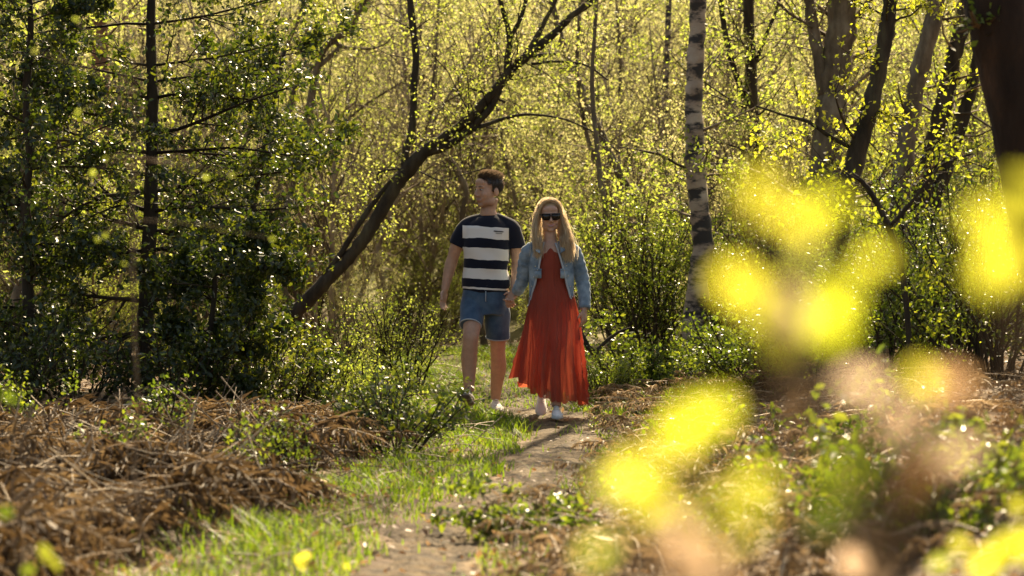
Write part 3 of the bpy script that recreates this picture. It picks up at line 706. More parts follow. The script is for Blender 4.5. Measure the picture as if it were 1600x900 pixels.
while len(pts) < 1900:
    y = rng.uniform(7.5, 21); x = -rng.uniform(.15, 1) * (.23 * y + 1.4)
    off = path_x(y) - x
    lim = 1.0 if y > 14 else (1.15 if y > 11.3 else 1.3)
    if y > 15.2 + .6 * math.sin(x * 3) or (y > 12.5 and off < 1.5 + .2 * math.sin(y * 5)) or off < lim + .25 * math.sin(y * 2.2) or (y < 9.5 and off < 1.35 + rng.random() * .3): continue
    if vnoise(np.array(x), np.array(y), 2.6, 1.0) < -.40 + .45 * rng.random(): continue
    pts.append((x, y))
st, lf = bracken_patch(pts, '', '')
for i in range(1500):                                        # snapped stalks at all angles
    x, y = pts[rng.integers(len(pts))]; x += rng.normal() * .1; L = rng.uniform(.25, .8); an = rng.uniform(0, 6.283); el = rng.normal(.1, .5)
    d = np.array([math.cos(an) * math.cos(el), math.sin(an) * math.cos(el), math.sin(el)]); c_ = np.array([x, y, h(x, y) + rng.uniform(.05, .32) * float(np.interp(y, [9, 12, 14, 17], [.9, .7, .45, .3]))])
    q = c_ + np.linspace(-.5, .5, 4)[:, None] * d * L + rng.normal(size=(4, 3)) * .012; q[:, 2] = np.maximum(q[:, 2], H(q[:, 0], q[:, 1]) + .005)
    st.tube(q, rng.uniform(.0018, .0042), 4, cap=False, rnd=rng.random() ** .8)
o = lf.build('dead_bracken', M['bracken']); tag(o, 'collapsed brown dead bracken covering the floor on the left', 'bracken', kind='stuff')
o = st.build('bracken_stems', M['stem_brown']); tag(o, 'pale broken bracken stems among the brown fronds on the left', 'bracken', kind='stuff')
pts = []
while len(pts) < 900:
    y = rng.uniform(7.0, 20); x = path_x(y) + .42 + rng.uniform(0, 1) ** 1.2 * 2.6
    if x > .225 * y + .3: continue
    pts.append((x, y))
st, lf = bracken_patch(pts, '', '', (.25, .55))
o = lf.build('dead_fern', M['fern']); tag(o, 'short dry brown fern remains on the bank right of the path', 'bracken', kind='stuff')
o = st.build('dead_fern_stems', M['stalk']); tag(o, 'pale dry fern stems on the bank right of the path', 'bracken', kind='stuff')

# single bleached stalks that stand out, placed where the photograph shows them
def stalk(p0, p1, Y0, Y1, wpx, label, sag=.03):
    a_, b_ = P(*p0, Y0), P(*p1, Y1)
    for q in (a_, b_): q[2] = max(q[2], h(q[0], q[1]) + .01)
    t = np.linspace(0, 1, 7)[:, None]; q = a_ + (b_ - a_) * t + np.array([0, 0, sag]) * np.sin(t * math.pi) + rng.normal(size=(7, 3)) * .006
    m_ = MB(); m_.tube(q - a_, np.linspace(wpx, wpx * .6, 7) / 2 / FPX * Y0, 6, rnd=rng.random())
    o_ = m_.build('dry_stalk', M['stalk']); o_.location = a_
    tag(o_, label, 'stalk', 'bleached stalks lying in the bracken')
for a_, b_, Y0, Y1, w_, lab in [
        ((74, 752), (165, 742), 12.6, 12.8, 8, 'thick short bleached stalk lying level in the left bracken'), ((75, 678), (258, 700), 15.4, 15.2, 4, 'long thin pale stalk along the back of the bracken'),
        ((110, 698), (265, 730), 14.2, 13.6, 6, 'pale stalk sloping down to the right in mid bracken'), ((170, 660), (300, 664), 16.0, 15.8, 4, 'pale stalk near the foot of the black trunk'),
        ((475, 815), (508, 752), 11.2, 11.8, 5, 'short pale stick leaning upright beside the grass'), ((180, 782), (235, 725), 11.0, 12.0, 6, 'brown stick slanting up to the right in near bracken'),
        ((300, 775), (375, 785), 11.8, 11.6, 4, 'pale stalk lying just above the near grass'), ((50, 735), (110, 795), 12.0, 11.0, 5, 'stalk slanting down to the right near the left edge'),
        ((190, 790), (220, 845), 10.6, 10.0, 6, 'blurred brown stalk pointing down in the near bracken'), ((370, 740), (480, 758), 12.8, 12.4, 4, 'pale straight stalk pointing at the holly seedlings'),
        ((200, 615), (232, 655), 17.0, 16.2, 3, 'thin pale stalk leaning against the black trunk foot'), ((370, 645), (440, 660), 16.4, 16.2, 4, 'pale stalk at the back right end of the bracken'),
        ((20, 825), (60, 848), 9.6, 9.4, 8, 'blurred pale stalk at the lower left corner'), ((395, 705), (410, 738), 13.4, 13.0, 4, 'short pale stalk standing at the bracken edge')]:
    stalk(a_, b_, Y0, Y1, w_, lab)
# pale bleached fern fronds right of the path
for i, (px, py, Y, an, L, lab) in enumerate([(945, 716, 13.9, 1.1, .40, 'bleached dead fern frond standing right of the path, left one'), (985, 720, 13.7, 1.9, .42, 'bleached dead fern frond standing right of the path, right one'),
                                             (1005, 690, 14.6, .4, .35, 'bleached fern frond lying toward the yellow blur right of the path')]):
    st, lf = MB(), MB(); b0 = P(px, py, Y); b0[2] = h(b0[0], b0[1])
    t = np.linspace(0, 1, 8); r = np.stack([L * .8 * t * math.cos(an), -.1 * t, L * (.9 * t - .25 * t * t)], -1); st.tube(r, np.linspace(.005, .0015, 8), 4, rnd=.9)
    for k in range(2, 8):
        for s_ in (-1, 1):
            d = unit(np.array([-math.sin(an) * s_ + .5 * math.cos(an), -.3, .25 * rng.normal()])); l_ = L * .33 * (1.15 - t[k])
            st.tube(np.array([r[k], r[k] + d * l_ * .5 + (0, 0, .01), r[k] + d * l_ - (0, 0, .03)]), [.003, .0022, .001], 3, rnd=.9)
    root = thing('fern_frond', b0, lab, 'fern'); st.build('stem', M['stalk'], root)

# green shoots coming up through the bracken
for px, Y, lab in [(150, 12.2, 'green shoot tuft coming up mid bracken left of the pale stalks'), (330, 11.8, 'green shoot tuft at the grass edge of the bracken'), (250, 13.6, 'small leafy shoot at the middle of the bracken'), (470, 12.6, 'leafy shoots between bracken and grass below the holly clump'), (60, 14.2, 'green shoots at the back left of the bracken')]:
    small_shrub('green_shoot', lab, gx(px, Y), Y, .34, .2, 7, 'shrub', .03, 2, DIAMOND, 'shoots')

# brambles and low green plants on the near right bank
BRCFG = dict(seg=[7, 3], wander=[.14, .2], up=[-.06, .0], tip=[.5, .5], sides=[5, 3], kids=[9, 0], t0=[.1, 0], ang=[60, 40], ratio=[.18, .4], pts=4)
def bramble(x, y, lab, ns, ht, mat='shrub', leaf=.04):
    bb, cb = MB(), MB(); out = []; b0 = np.array([x, y, h(x, y)])
    for k in range(ns):
        an = rng.uniform(0, 6.283); grow(bb, b0 + (rng.normal() * .08, rng.normal() * .08, 0), (math.cos(an), math.sin(an), rng.uniform(.6, 1.6)), ht * rng.uniform(.8, 1.8), .004, 0, BRCFG, out)
    root = thing('bramble', b0, lab, 'bramble', 'brambles on the right bank'); bb.build('branches', M['twig'], root, off=b0)
    pp, dd = gather(out); pp[:, 2] = np.maximum(pp[:, 2], H(pp[:, 0], pp[:, 1]) + .02)
    cards_random(cb, pp, dd, 2, .02, leaf, HOLLY, .6); cb.build('foliage', M[mat], root, off=b0)
for px, Y, ns, ht, lf_, lab in [(800, 10.3, 9, .20, .040, 'bramble with pale glossy leaves at the near right edge of the path'), (870, 10.0, 4, .2, .035, 'sparse bramble right of the pale-leaved one'),
                                (1250, 9.5, 10, .35, .04, 'leafy bramble in the lower right foreground under the yellow blur'), (1480, 8.0, 14, .38, .045, 'bright bramble tangle at the lower right corner'), (1590, 8.6, 12, .45, .045, 'bramble spilling in from the right edge'),
                                (1330, 12.5, 10, .4, .04, 'bramble mound beyond the brown blurred leaves'), (1120, 13.5, 9, .3, .04, 'bramble on the bank below the birch'),
                                (985, 16.2, 4, .2, .032, 'small bramble crowding the right path edge behind the bleached fronds'), (1015, 17.2, 5, .18, .03, 'low bramble left of the banded birch foot'), (935, 12.4, 3, .16, .03, 'low bramble sprig beside the shaded bend of the path')]:
    bramble(gx(px, Y), Y, lab, ns, ht, 'shrub', lf_)

# ------------------------------------------------------------------ leafy shoots close to the lens, far out of focus
LEAFM = {}
for nm in ('bright', 'litter', 'holly', 'spring', 'peach', 'shrub'):
    ms = []
    for rv in (.15, .5, .9):
        m_ = MB(); m_.cards([(0, 0, 0)], [(1, 0, 0)], [(0, 0, 1)], 1.0, BROAD, np.array([rv])); ms.append(m_.mesh('leaf', M[nm]))
    LEAFM[nm] = ms
def near_shoot(name, label, cat, x, y, leaves, Y, stem_mat='twig', lean=0.0, thick=.003):
    """leaves: (px, py, size m, kind, variant, dY); a stem rises from the ground and a side twig reaches every leaf"""
    g = h(x, y); root = thing(name, (x, y, g), label, cat); sb_ = MB(); b0 = np.array([x, y, g])
    L = [(P(px, py, Y + dy), sz, kd, vr) for px, py, sz, kd, vr, dy in leaves]
    top = max(l[0][2] for l in L); cx_ = np.mean([l[0][0] for l in L]); cy_ = np.mean([l[0][1] for l in L])
    t = np.linspace(0, 1, 12); path = np.stack([x + (cx_ - x) * t ** 1.5, y + (cy_ - y) * t, g - .03 + (top - g) * t], -1); path[1:-1] += rng.normal(size=(10, 3)) * .006
    sb_.tube(path - b0, np.linspace(thick, thick * .3, 12), 6, rnd=.4)
    for p, sz, kd, vr in L:
        i = int(np.clip(np.searchsorted(path[:, 2], p[2] - .06), 1, 10)); q = path[i]
        mid = (q + p) / 2 + np.array([0, 0, .012]); sb_.tube(np.array([q, mid, p]) - b0, [.0018, .0014, .0009], 4, cap=False, rnd=.4)
        dr = unit(p - q) + rng.normal(size=3) * .3; dr[2] -= .15; nr = unit(np.array([rng.normal() * .5, rng.uniform(.3, 1.3), rng.uniform(.3, 1.0)]))
        dr = unit(dr - nr * np.dot(dr, nr)); sd = np.cross(nr, dr)
        o_ = link('leaf', LEAFM[kd][vr], root)
        m4 = Matrix(((dr[0], sd[0], nr[0], 0), (dr[1], sd[1], nr[1], 0), (dr[2], sd[2], nr[2], 0), (0, 0, 0, 1)))
        o_.matrix_basis = Matrix.Translation(Vector(p - b0 - dr * sz * .5)) @ m4 @ Matrix.Scale(sz, 4)
    sb_.build('stem', M[stem_mat], root)
    return root
near_shoot('hazel_shoot', 'blurred bright yellow leaf spray close to the lens, right of the birch', 'shoot', 0.170, 1.36, [
    (1195, 310, 0.028, 'bright', 2, 0), (1240, 345, 0.029, 'bright', 2, 0), (1290, 325, 0.025, 'bright', 1, .05), (1175, 290, 0.016, 'bright', 2, 0), (1150, 440, 0.029, 'bright', 2, 0), (1195, 470, 0.032, 'bright', 2, .03),
    (1235, 485, 0.023, 'peach', 2, -.05), (1220, 525, 0.025, 'bright', 2, 0), (1290, 500, 0.036, 'bright', 1, .05), (1315, 460, 0.028, 'bright', 1, .1), (1365, 405, 0.024, 'bright', 2, .15), (1260, 405, 0.027, 'spring', 2, .1)], 1.22)
near_shoot('hazel_shoot', 'blurred yellow leaves at the right edge of the picture', 'shoot', 0.278, 1.36, [
    (1545, 345, 0.028, 'bright', 2, 0), (1590, 365, 0.032, 'bright', 2, 0), (1560, 410, 0.033, 'bright', 2, .05), (1600, 420, 0.028, 'bright', 2, 0), (1535, 440, 0.020, 'bright', 1, 0), (1610, 300, 0.028, 'bright', 2, 0)], 1.25)
near_shoot('hazel_shoot', 'blurred yellow leaf spray low at centre right, nearest the path', 'shoot', 0.090, 1.36, [
    (1090, 655, 0.033, 'bright', 1, 0), (1055, 690, 0.025, 'bright', 2, .05), (1125, 640, 0.025, 'bright', 1, .05), (995, 735, 0.028, 'bright', 2, 0), (960, 760, 0.027, 'spring', 2, .1), (1020, 790, 0.029, 'bright', 1, 0), (1110, 795, 0.029, 'bright', 2, 0),
    (1165, 785, 0.036, 'bright', 1, 0), (1190, 750, 0.025, 'bright', 1, .05), (1050, 830, 0.031, 'peach', 2, 0), (1085, 875, 0.036, 'peach', 2, 0), (1150, 840, 0.025, 'bright', 2, .1), (935, 860, 0.023, 'spring', 1, .1)], 1.25)
near_shoot('beech_shoot', 'blurred brown and orange dead leaves close to the lens at lower right', 'shoot', 0.242, 1.36, [
    (1345, 600, 0.027, 'peach', 2, 0), (1430, 665, 0.036, 'peach', 2, 0), (1400, 640, 0.028, 'peach', 2, .05), (1485, 600, 0.028, 'peach', 0, 0), (1500, 710, 0.036, 'peach', 2, .1), (1250, 640, 0.028, 'peach', 0, .1), (1440, 590, 0.023, 'bright', 2, .1),
    (1560, 660, 0.028, 'litter', 0, .1), (1440, 745, 0.039, 'litter', 0, .1), (1310, 740, 0.036, 'holly', 1, .05), (1290, 800, 0.031, 'holly', 1, .1), (1330, 700, 0.028, 'holly', 0, .1)], 1.28)
near_shoot('bramble_shoot', 'blurred yellow-green leaves in the lower right corner', 'shoot', .5, 2.3, [
    (1565, 860, .050, 'bright', 1, 0), (1540, 880, .045, 'bright', 2, .05), (1600, 850, .045, 'bright', 1, 0), (1500, 850, .022, 'bright', 1, .3), (1470, 880, .026, 'spring', 1, .3), (1590, 790, .026, 'bright', 1, .4), (1340, 880, 0.045, 'peach', 2, -.1), (1380, 900, 0.045, 'peach', 2, 0)], 2.3)
near_shoot('birch_shoot', 'small blurred yellow-green leaves dotting the dark holly on the left', 'shoot', -.95, 6.2, [
    (118, 30, 0.016, 'spring', 1, 0), (145, 270, 0.019, 'spring', 1, 0), (122, 175, 0.017, 'spring', 1, 0), (165, 248, 0.013, 'spring', 1, 0), (362, 274, 0.013, 'spring', 2, 0), (322, 277, 0.016, 'spring', 1, .1), (165, 368, 0.014, 'spring', 1, 0), (152, 374, 0.014, 'spring', 1, 0),
    (194, 412, 0.013, 'spring', 1, 0), (210, 80, 0.014, 'spring', 1, 0), (54, 80, 0.016, 'spring', 2, 0), (426, 373, 0.013, 'spring', 1, 0)], 6.2, thick=.005)
near_shoot('birch_shoot', 'blurred stem with olive leaves at the lower left corner', 'shoot', -.86, 4.1, [
    (12, 620, .03, 'shrub', 0, 0), (8, 800, .032, 'shrub', 0, 0), (70, 865, .036, 'shrub', 2, .1), (85, 880, .034, 'shrub', 2, .1), (45, 890, .03, 'shrub', 1, 0)], 4.1)
near_shoot('bramble_shoot', 'single yellow-green leaf lit up at the bottom left of the path', 'shoot', gx(478, 6.0), 6.0, [(470, 878, .05, 'bright', 2, 0), (478, 868, .03, 'bright', 2, .02), (540, 885, .02, 'bright', 2, .1)], 6.0)

# ------------------------------------------------------------------ the couple
def skin_mat(name, base, lip, stubble=None):
    """skin; lips and beard shadow come from vertex attributes"""
    m, n, out = newmat(name)
    v = coords(n); f = noise(n, v, 30, 3)
    c = ramp(n, f, [(.3, tuple(x * .88 for x in base)), (.7, tuple(min(1, x * 1.08) for x in base))])
    for at_name, col in (('lip', lip), ('beard', stubble or base), ('brow', (.05, .03, .02))):
        at = node(n, 'ShaderNodeAttribute', attribute_name=at_name); mx = node(n, 'ShaderNodeMix', data_type='RGBA')
        n.links.new(at.outputs['Fac'], mx.inputs[0]); n.links.new(c, mx.inputs[6]); mx.inputs[7].default_value = (*col, 1); c = mx.outputs[2]
    b = node(n, 'ShaderNodeBsdfPrincipled', Roughness=.5); b.inputs['Specular IOR Level'].default_value = .35
    b.inputs['Subsurface Weight'].default_value = .12; b.inputs['Subsurface Radius'].default_value = (.02, .008, .004); b.inputs['Subsurface Scale'].default_value = .5
    n.links.new(c, b.inputs['Base Color']); n.links.new(b.outputs[0], out.inputs['Surface'])
    return m
M['skin_m'] = skin_mat('tanned_skin', (.50, .29, .19), (.42, .17, .13), (.22, .13, .09))
M['skin_w'] = skin_mat('fair_skin', (.56, .34, .24), (.50, .15, .13))

def cloth_mat(name, c0, c1, scale=40, rough=.9, bump=.25, tr=0, tcol=None, big=3.0, sheen=.2):
    m, n, out = newmat(name)
    v = coords(n); f = noise(n, v, big, 5, .6)
    c = ramp(n, f, [(.32, c0), (.68, c1)])
    b = node(n, 'ShaderNodeBsdfPrincipled', Roughness=rough); b.inputs['Specular IOR Level'].default_value = .15; b.inputs['Sheen Weight'].default_value = sheen
    n.links.new(c, b.inputs['Base Color'])
    bp = node(n, 'ShaderNodeBump', Strength=bump, Distance=.004); n.links.new(noise(n, v, scale, 4), bp.inputs['Height']); n.links.new(bp.outputs[0], b.inputs['Normal'])
    if tr:
        t = n.nodes.new('ShaderNodeBsdfTranslucent'); t.inputs['Color'].default_value = (*tcol, 1); mx = node(n, 'ShaderNodeMixShader', Fac=tr)
        n.links.new(b.outputs[0], mx.inputs[1]); n.links.new(t.outputs[0], mx.inputs[2]); n.links.new(mx.outputs[0], out.inputs['Surface'])
    else: n.links.new(b.outputs[0], out.inputs['Surface'])
    return m
M['denim'] = cloth_mat('blue_denim', (.030, .062, .110), (.085, .145, .215), 160, big=8)
M['denim_light'] = cloth_mat('washed_denim', (.10, .155, .21), (.33, .41, .46), 160, big=11)
M['denim_seam'] = cloth_mat('faded_seam', (.34, .40, .44), (.46, .50, .52), 160)
M['dress'] = cloth_mat('sheer_red_cloth', (.29, .064, .042), (.39, .10, .062), 120, tr=.43, tcol=(.76, .165, .088), big=5, sheen=.1)
_n = M['dress'].node_tree; _o = next(q for q in _n.nodes if q.type == 'OUTPUT_MATERIAL'); _l = _o.inputs['Surface'].links[0].from_socket
_t = _n.nodes.new('ShaderNodeBsdfTransparent'); _m = node(_n, 'ShaderNodeMixShader', Fac=.10); _n.links.new(_l, _m.inputs[1]); _n.links.new(_t.outputs[0], _m.inputs[2]); _n.links.new(_m.outputs[0], _o.inputs['Surface'])
M['canvas'] = cloth_mat('white_canvas', (.66, .63, .58), (.78, .75, .70), 120)
M['canvas_tan'] = cloth_mat('cream_canvas', (.58, .52, .43), (.70, .64, .54), 120)
M['rubber'] = cloth_mat('sole_rubber', (.10, .075, .055), (.20, .15, .11), 60)
M['sole_white'] = cloth_mat('white_rubber', (.6, .57, .52), (.72, .69, .64), 60)
M['hair_m'] = leaf_mat('brown_hair', [(.026, .018, .012), (.055, .037, .025), (.12, .085, .058)], [(.12, .08, .05), (.28, .19, .12), (.5, .36, .24)], .32, .33, .8)
M['hair_w'] = leaf_mat('blonde_hair', [(.36, .25, .14), (.62, .47, .29), (.82, .69, .49)], [(.52, .37, .20), (.76, .60, .38), (.88, .77, .57)], .45, .38, .5)
m, n, out = newmat('black_plastic'); b = node(n, 'ShaderNodeBsdfPrincipled', Roughness=.12); b.inputs['Base Color'].default_value = (.012, .010, .010, 1); n.links.new(b.outputs[0], out.inputs['Surface']); M['black'] = m
m, n, out = newmat('metal_button'); b = node(n, 'ShaderNodeBsdfPrincipled', Roughness=.35, Metallic=1.0); b.inputs['Base Color'].default_value = (.6, .55, .45, 1); n.links.new(b.outputs[0], out.inputs['Surface']); M['button'] = m
m, n, out = newmat('eye_white'); b = node(n, 'ShaderNodeBsdfPrincipled', Roughness=.2); b.inputs['Base Color'].default_value = (.40, .36, .33, 1); n.links.new(b.outputs[0], out.inputs['Surface']); M['eye'] = m

# navy shirt with white bands: bands follow the height on the cloth and stop at the sleeve seam
def shirt_mat(bands, xc, hw):
    m, n, out = newmat('striped_jersey')
    tc = n.nodes.new('ShaderNodeTexCoord'); sx = n.nodes.new('ShaderNodeSeparateXYZ'); n.links.new(tc.outputs['Object'], sx.inputs[0])
    nz = node(n, 'ShaderNodeTexNoise', Scale=9.0, Detail=2.0); n.links.new(tc.outputs['Object'], nz.inputs['Vector'])
    zz = node(n, 'ShaderNodeMath', operation='MULTIPLY_ADD'); zz.inputs[1].default_value = .022; n.links.new(nz.outputs['Fac'], zz.inputs[0])
    sl = node(n, 'ShaderNodeMath', operation='MULTIPLY_ADD'); sl.inputs[1].default_value = .055; n.links.new(sx.outputs['X'], sl.inputs[0]); n.links.new(sx.outputs['Z'], sl.inputs[2])
    n.links.new(sl.outputs[0], zz.inputs[2])
    tot = None
    for z0, z1 in bands:
        c = node(n, 'ShaderNodeMath', operation='COMPARE'); c.inputs[1].default_value = (z0 + z1) / 2 + .011; c.inputs[2].default_value = (z1 - z0) / 2
        n.links.new(zz.outputs[0], c.inputs[0])
        if tot is None: tot = c.outputs[0]
        else:
            ad = node(n, 'ShaderNodeMath', operation='MAXIMUM'); n.links.new(tot, ad.inputs[0]); n.links.new(c.outputs[0], ad.inputs[1]); tot = ad.outputs[0]
    cx_ = node(n, 'ShaderNodeMath', operation='COMPARE'); cx_.inputs[1].default_value = xc; cx_.inputs[2].default_value = hw; n.links.new(sx.outputs['X'], cx_.inputs[0])
    mu = node(n, 'ShaderNodeMath', operation='MULTIPLY'); n.links.new(tot, mu.inputs[0]); n.links.new(cx_.outputs[0], mu.inputs[1])
    mx = node(n, 'ShaderNodeMix', data_type='RGBA'); mx.inputs[6].default_value = (.010, .012, .022, 1); mx.inputs[7].default_value = (.72, .68, .62, 1); n.links.new(mu.outputs[0], mx.inputs[0])
    b = node(n, 'ShaderNodeBsdfPrincipled', Roughness=.9); b.inputs['Specular IOR Level'].default_value = .12; b.inputs['Sheen Weight'].default_value = .15
    n.links.new(mx.outputs[2], b.inputs['Base Color']); n.links.new(b.outputs[0], out.inputs['Surface'])
    return m

def union(mb, name, mat, parent, voxel, smooth=4, fold=None):
    """closed overlapping shapes fused into one continuous skin"""
    o = link('tmp', mb.mesh('tmp', None))
    r = o.modifiers.new('r', 'REMESH'); r.mode = 'VOXEL'; r.voxel_size = voxel
    s_ = o.modifiers.new('s', 'SMOOTH'); s_.factor = .5; s_.iterations = smooth
    dg = bpy.context.evaluated_depsgraph_get(); me = bpy.data.meshes.new_from_object(o.evaluated_get(dg))
    bpy.data.objects.remove(o)
    n_ = len(me.vertices); co = np.zeros(n_ * 3, np.float32); me.vertices.foreach_get('co', co); co = co.reshape(-1, 3)
    if fold is not None:
        nm = np.zeros(n_ * 3, np.float32); me.vertices.foreach_get('normal', nm); nm = nm.reshape(-1, 3)
        co = co + nm * fold(co)[:, None]; me.vertices.foreach_set('co', co.ravel().astype(np.float32))
    me.polygons.foreach_set('use_smooth', np.ones(len(me.polygons), bool)); me.materials.clear(); me.materials.append(mat); me.name = name; me.update()
    return link(name, me, parent), co

def rot_xyz(yaw, pitch, roll=0):
    return np.array((Matrix.Rotation(yaw, 3, 'Z') @ Matrix.Rotation(roll, 3, 'Y') @ Matrix.Rotation(pitch, 3, 'X')))

def head(mb, c, Rm, k, fem=False):
    """forward is -y in head space; k scales a 0.235 m head"""
    def E(p, r, rr=None): mb.ell(c + Rm @ (np.array(p) * k), np.array(r) * k, Rm if rr is None else Rm @ rr, 20, 14)
    E((0, .012, .042), (.074, .094, .078)); E((0, -.03, -.02), (.064, .064, .088)); j = .048 if fem else .055
    E((0, -.036, -.072), (j, .052, .044)); E((0, -.074, -.098), (.022 if fem else .027, .02, .017)); E((0, -.078, .03), (.052, .018, .013 if fem else .016))
    E((0, -.074, .058), (.052, .022, .032))
    for s_ in (-1, 1):
        E((s_ * .038, -.070, -.024), (.024, .022, .022)); E((s_ * .076, .012, -.012), (.010, .020, .032)); E((s_ * .045, -.02, -.075), (.018, .034, .03))
    nose = np.array([(0, -.088, .026), (0, -.100, .004), (0, -.112, -.018), (0, -.116, -.030)]) * k
    mb.tube((Rm @ nose.T).T + c, np.array([.009, .010, .012, .011]) * k, 10)
    for s_ in (-1, 1): E((s_ * .011, -.102, -.033), (.009, .011, .008))
    E((0, -.090, -.060), (.029, .011, .0048)); E((0, -.089, -.070), (.025, .011, .0055))
    for s_ in (-1, 1): E((s_ * .030, -.078, -.057), (.008, .010, .007)); E((s_ * .036, -.072, -.045), (.016, .016, .018))

def hand(mb, wrist, d, palm_n, side, L=.185, curl=.5, spread=.10, thumb=.6):
    """d: towards the fingers, palm_n: out of the palm, side: +1/-1 which edge carries the thumb"""
    d = unit(d); palm_n = unit(palm_n - d * np.dot(palm_n, d)); s_ = np.cross(palm_n, d) * side
    k = L / .185; Rm = np.stack([s_, d, palm_n], 1)
    mb.ell(wrist + d * .048 * k, np.array([.040, .055, .016]) * k, Rm, 14, 10); mb.ell(wrist + d * .005, np.array([.027, .035, .021]) * k, Rm, 12, 8)
    for i, (o, l, r) in enumerate(((.029, .072, .0086), (.010, .080, .0090), (-.010, .074, .0086), (-.028, .058, .0078))):
        b_ = wrist + d * .088 * k + s_ * o * k; c_ = curl * (1 + .12 * i); p = [b_ - d * .03 * k, b_]; an = 0; dir_ = unit(d + s_ * spread * (1.5 - i) * .5)
        for f in (.45, .32, .23):
            an += c_ * .75; p.append(p[-1] + (dir_ * math.cos(an) + palm_n * math.sin(an)) * l * f * k)
        mb.tube(np.array(p), np.array([r, r, r * .98, r * .9, r * .7]) * k, 8)
    b_ = wrist + d * .02 * k + s_ * .026 * k; td = unit(d * .75 + s_ * thumb + palm_n * .35)
    mb.tube(np.array([b_, b_ + td * .035 * k, b_ + unit(td + d * .2 + palm_n * .1) * .062 * k, b_ + unit(td + d * .5 + palm_n * .25) * .088 * k]), np.array([.014, .0115, .0098, .0075]) * k, 8)

def limb(mb, pts, rad, k=5, sides=14):
    p, r = smooth_line(np.array(pts, float), np.array(rad, float), k); mb.tube(p, r, sides)

def shoe(parent, ankle_xy, fwd, L, pitch, z_toe, upper_mat, sole_mat, roll=0, wid=.048):
    """built along +x (toe), then turned; the part's child is its sole"""
    xs_ = np.linspace(0, 1, 13)
    hw_ = np.interp(xs_, [0, .06, .25, .45, .68, .85, .95, 1], [.45, .66, .70, .74, 1.0, .92, .62, .25]) * wid
    top_ = np.interp(xs_, [0, .05, .2, .32, .45, .6, .8, .95, 1], [.060, .088, .098, .098, .086, .068, .050, .034, .022])
    up_, so_ = MB(), MB()
    def strip(mbx, zlo, zhi, grow_):
        V = []; Q = []; sd_ = 14
        for i, x_ in enumerate(xs_):
            for j in range(sd_):
                t = 2 * math.pi * j / sd_; cyy, cz = math.cos(t), math.sin(t)
                V.append((x_ * L, cyy * hw_[i] * grow_ * (abs(cyy) ** -.25 if abs(cyy) > .05 else 1) * (.72 if cz > .3 and grow_ < 1.02 and zhi is None else 1), (zlo + ((zhi if zhi is not None else top_[i]) - zlo) * (cz * .5 + .5))))
        for i in range(12):
            for j in range(sd_):
                k_ = (j + 1) % sd_; Q.append((i * sd_ + j, i * sd_ + k_, (i + 1) * sd_ + k_, (i + 1) * sd_ + j))
        T = [(0, j + 1, j) for j in range(1, sd_ - 1)] + [(12 * sd_, 12 * sd_ + j, 12 * sd_ + j + 1) for j in range(1, sd_ - 1)]
        mbx.add(V, T, Q)
    strip(up_, .018, None, 1.0); strip(so_, 0, .028, 1.07)
    for q in (.40, .47, .54, .61):
        zt = float(np.interp(q, xs_, top_)); up_.tube([(q * L, -.02, zt - .004), (q * L + .004, 0, zt + .003), (q * L, .02, zt - .004)], .0035, 5)
    fw = unit((fwd[0], fwd[1], 0)); yaw = math.atan2(fw[1], fw[0])
    R_ = np.array(Matrix.Rotation(yaw, 3, 'Z') @ Matrix.Rotation(-pitch, 3, 'Y') @ Matrix.Rotation(roll, 3, 'X'))
    piv = np.array([.24 * L, 0, .09]); ank = np.array(ankle_xy, float)
    for mbx in (up_, so_): mbx.v = [(np.asarray(v_) - piv) @ R_.T + ank for v_ in mbx.v]
    u = up_.build('shoe', upper_mat, parent); so_.build('sole', sole_mat, u); return u

def attr(me, name, val):
    at = me.attributes.new(name, 'FLOAT', 'POINT'); at.data.foreach_set('value', np.asarray(val, np.float32))

def blob(co, c, Rm, p, r):
    q = (co - (c + Rm @ np.array(p))) @ Rm / np.array(r); return np.clip(1.6 - 1.2 * np.linalg.norm(q, axis=1), 0, 1)

def ribbons(mb, strands, wid, rnd):
    """strands (n,k,3) as flat tapering ribbons"""
    S = np.asarray(strands, float); n_, k_, _ = S.shape
    t = np.gradient(S, axis=1); t /= np.linalg.norm(t, axis=2)[..., None] + 1e-9
    sd = np.cross(t, rng.normal(size=(n_, 1, 3))); sd /= np.linalg.norm(sd, axis=2)[..., None] + 1e-9
    w_ = wid * np.linspace(1, .35, k_)[None, :, None] * rng.uniform(.6, 1.2, (n_, 1, 1))
    V = np.stack([S - sd * w_, S + sd * w_], 2).reshape(-1, 3)
    i = (np.arange(n_)[:, None] * k_ + np.arange(k_ - 1)[None]).ravel() * 2
    mb.add(V, None, np.stack([i, i + 1, i + 3, i + 2], -1), np.repeat(rnd, k_ * 2))

# ---- the man
YM = 18.05; RM = np.array([P(760, 400, YM)[0], YM, 0.0]); RM[2] = h(RM[0], YM)
def mp(px, py, dy=0.0): return P(px, py, YM + dy) - RM
man = thing('person', RM, 'person in a navy and white striped T-shirt and denim shorts, looking aside while walking', 'person', 'couple walking hand in hand')
bm_ = MB(); Z = lambda py: mp(760, py)[2]; X = lambda px: mp(px, 400)[0]
bm_.loft([(X(759), .01, Z(480), .15, .105), (X(758), 0, Z(455), .158, .105), (X(759), 0, Z(430), .150, .100), (X(760), 0, Z(400), .155, .105), (X(761), 0, Z(372), .165, .11), (X(762), .005, Z(352), .135, .085), (X(763), .012, Z(342), .085, .06), (X(764), .012, Z(334), .056, .052)])
hc = mp(764, 298, -.005); HR = rot_xyz(-math.radians(56), math.radians(3), 0); hk = 1.06
bm_.tube(np.array([mp(763, 336, .012), mp(763, 326, .01), hc + HR @ np.array([0, .018, -.05])]), [.066, .058, .056], 16)
head(bm_, hc, HR, hk)
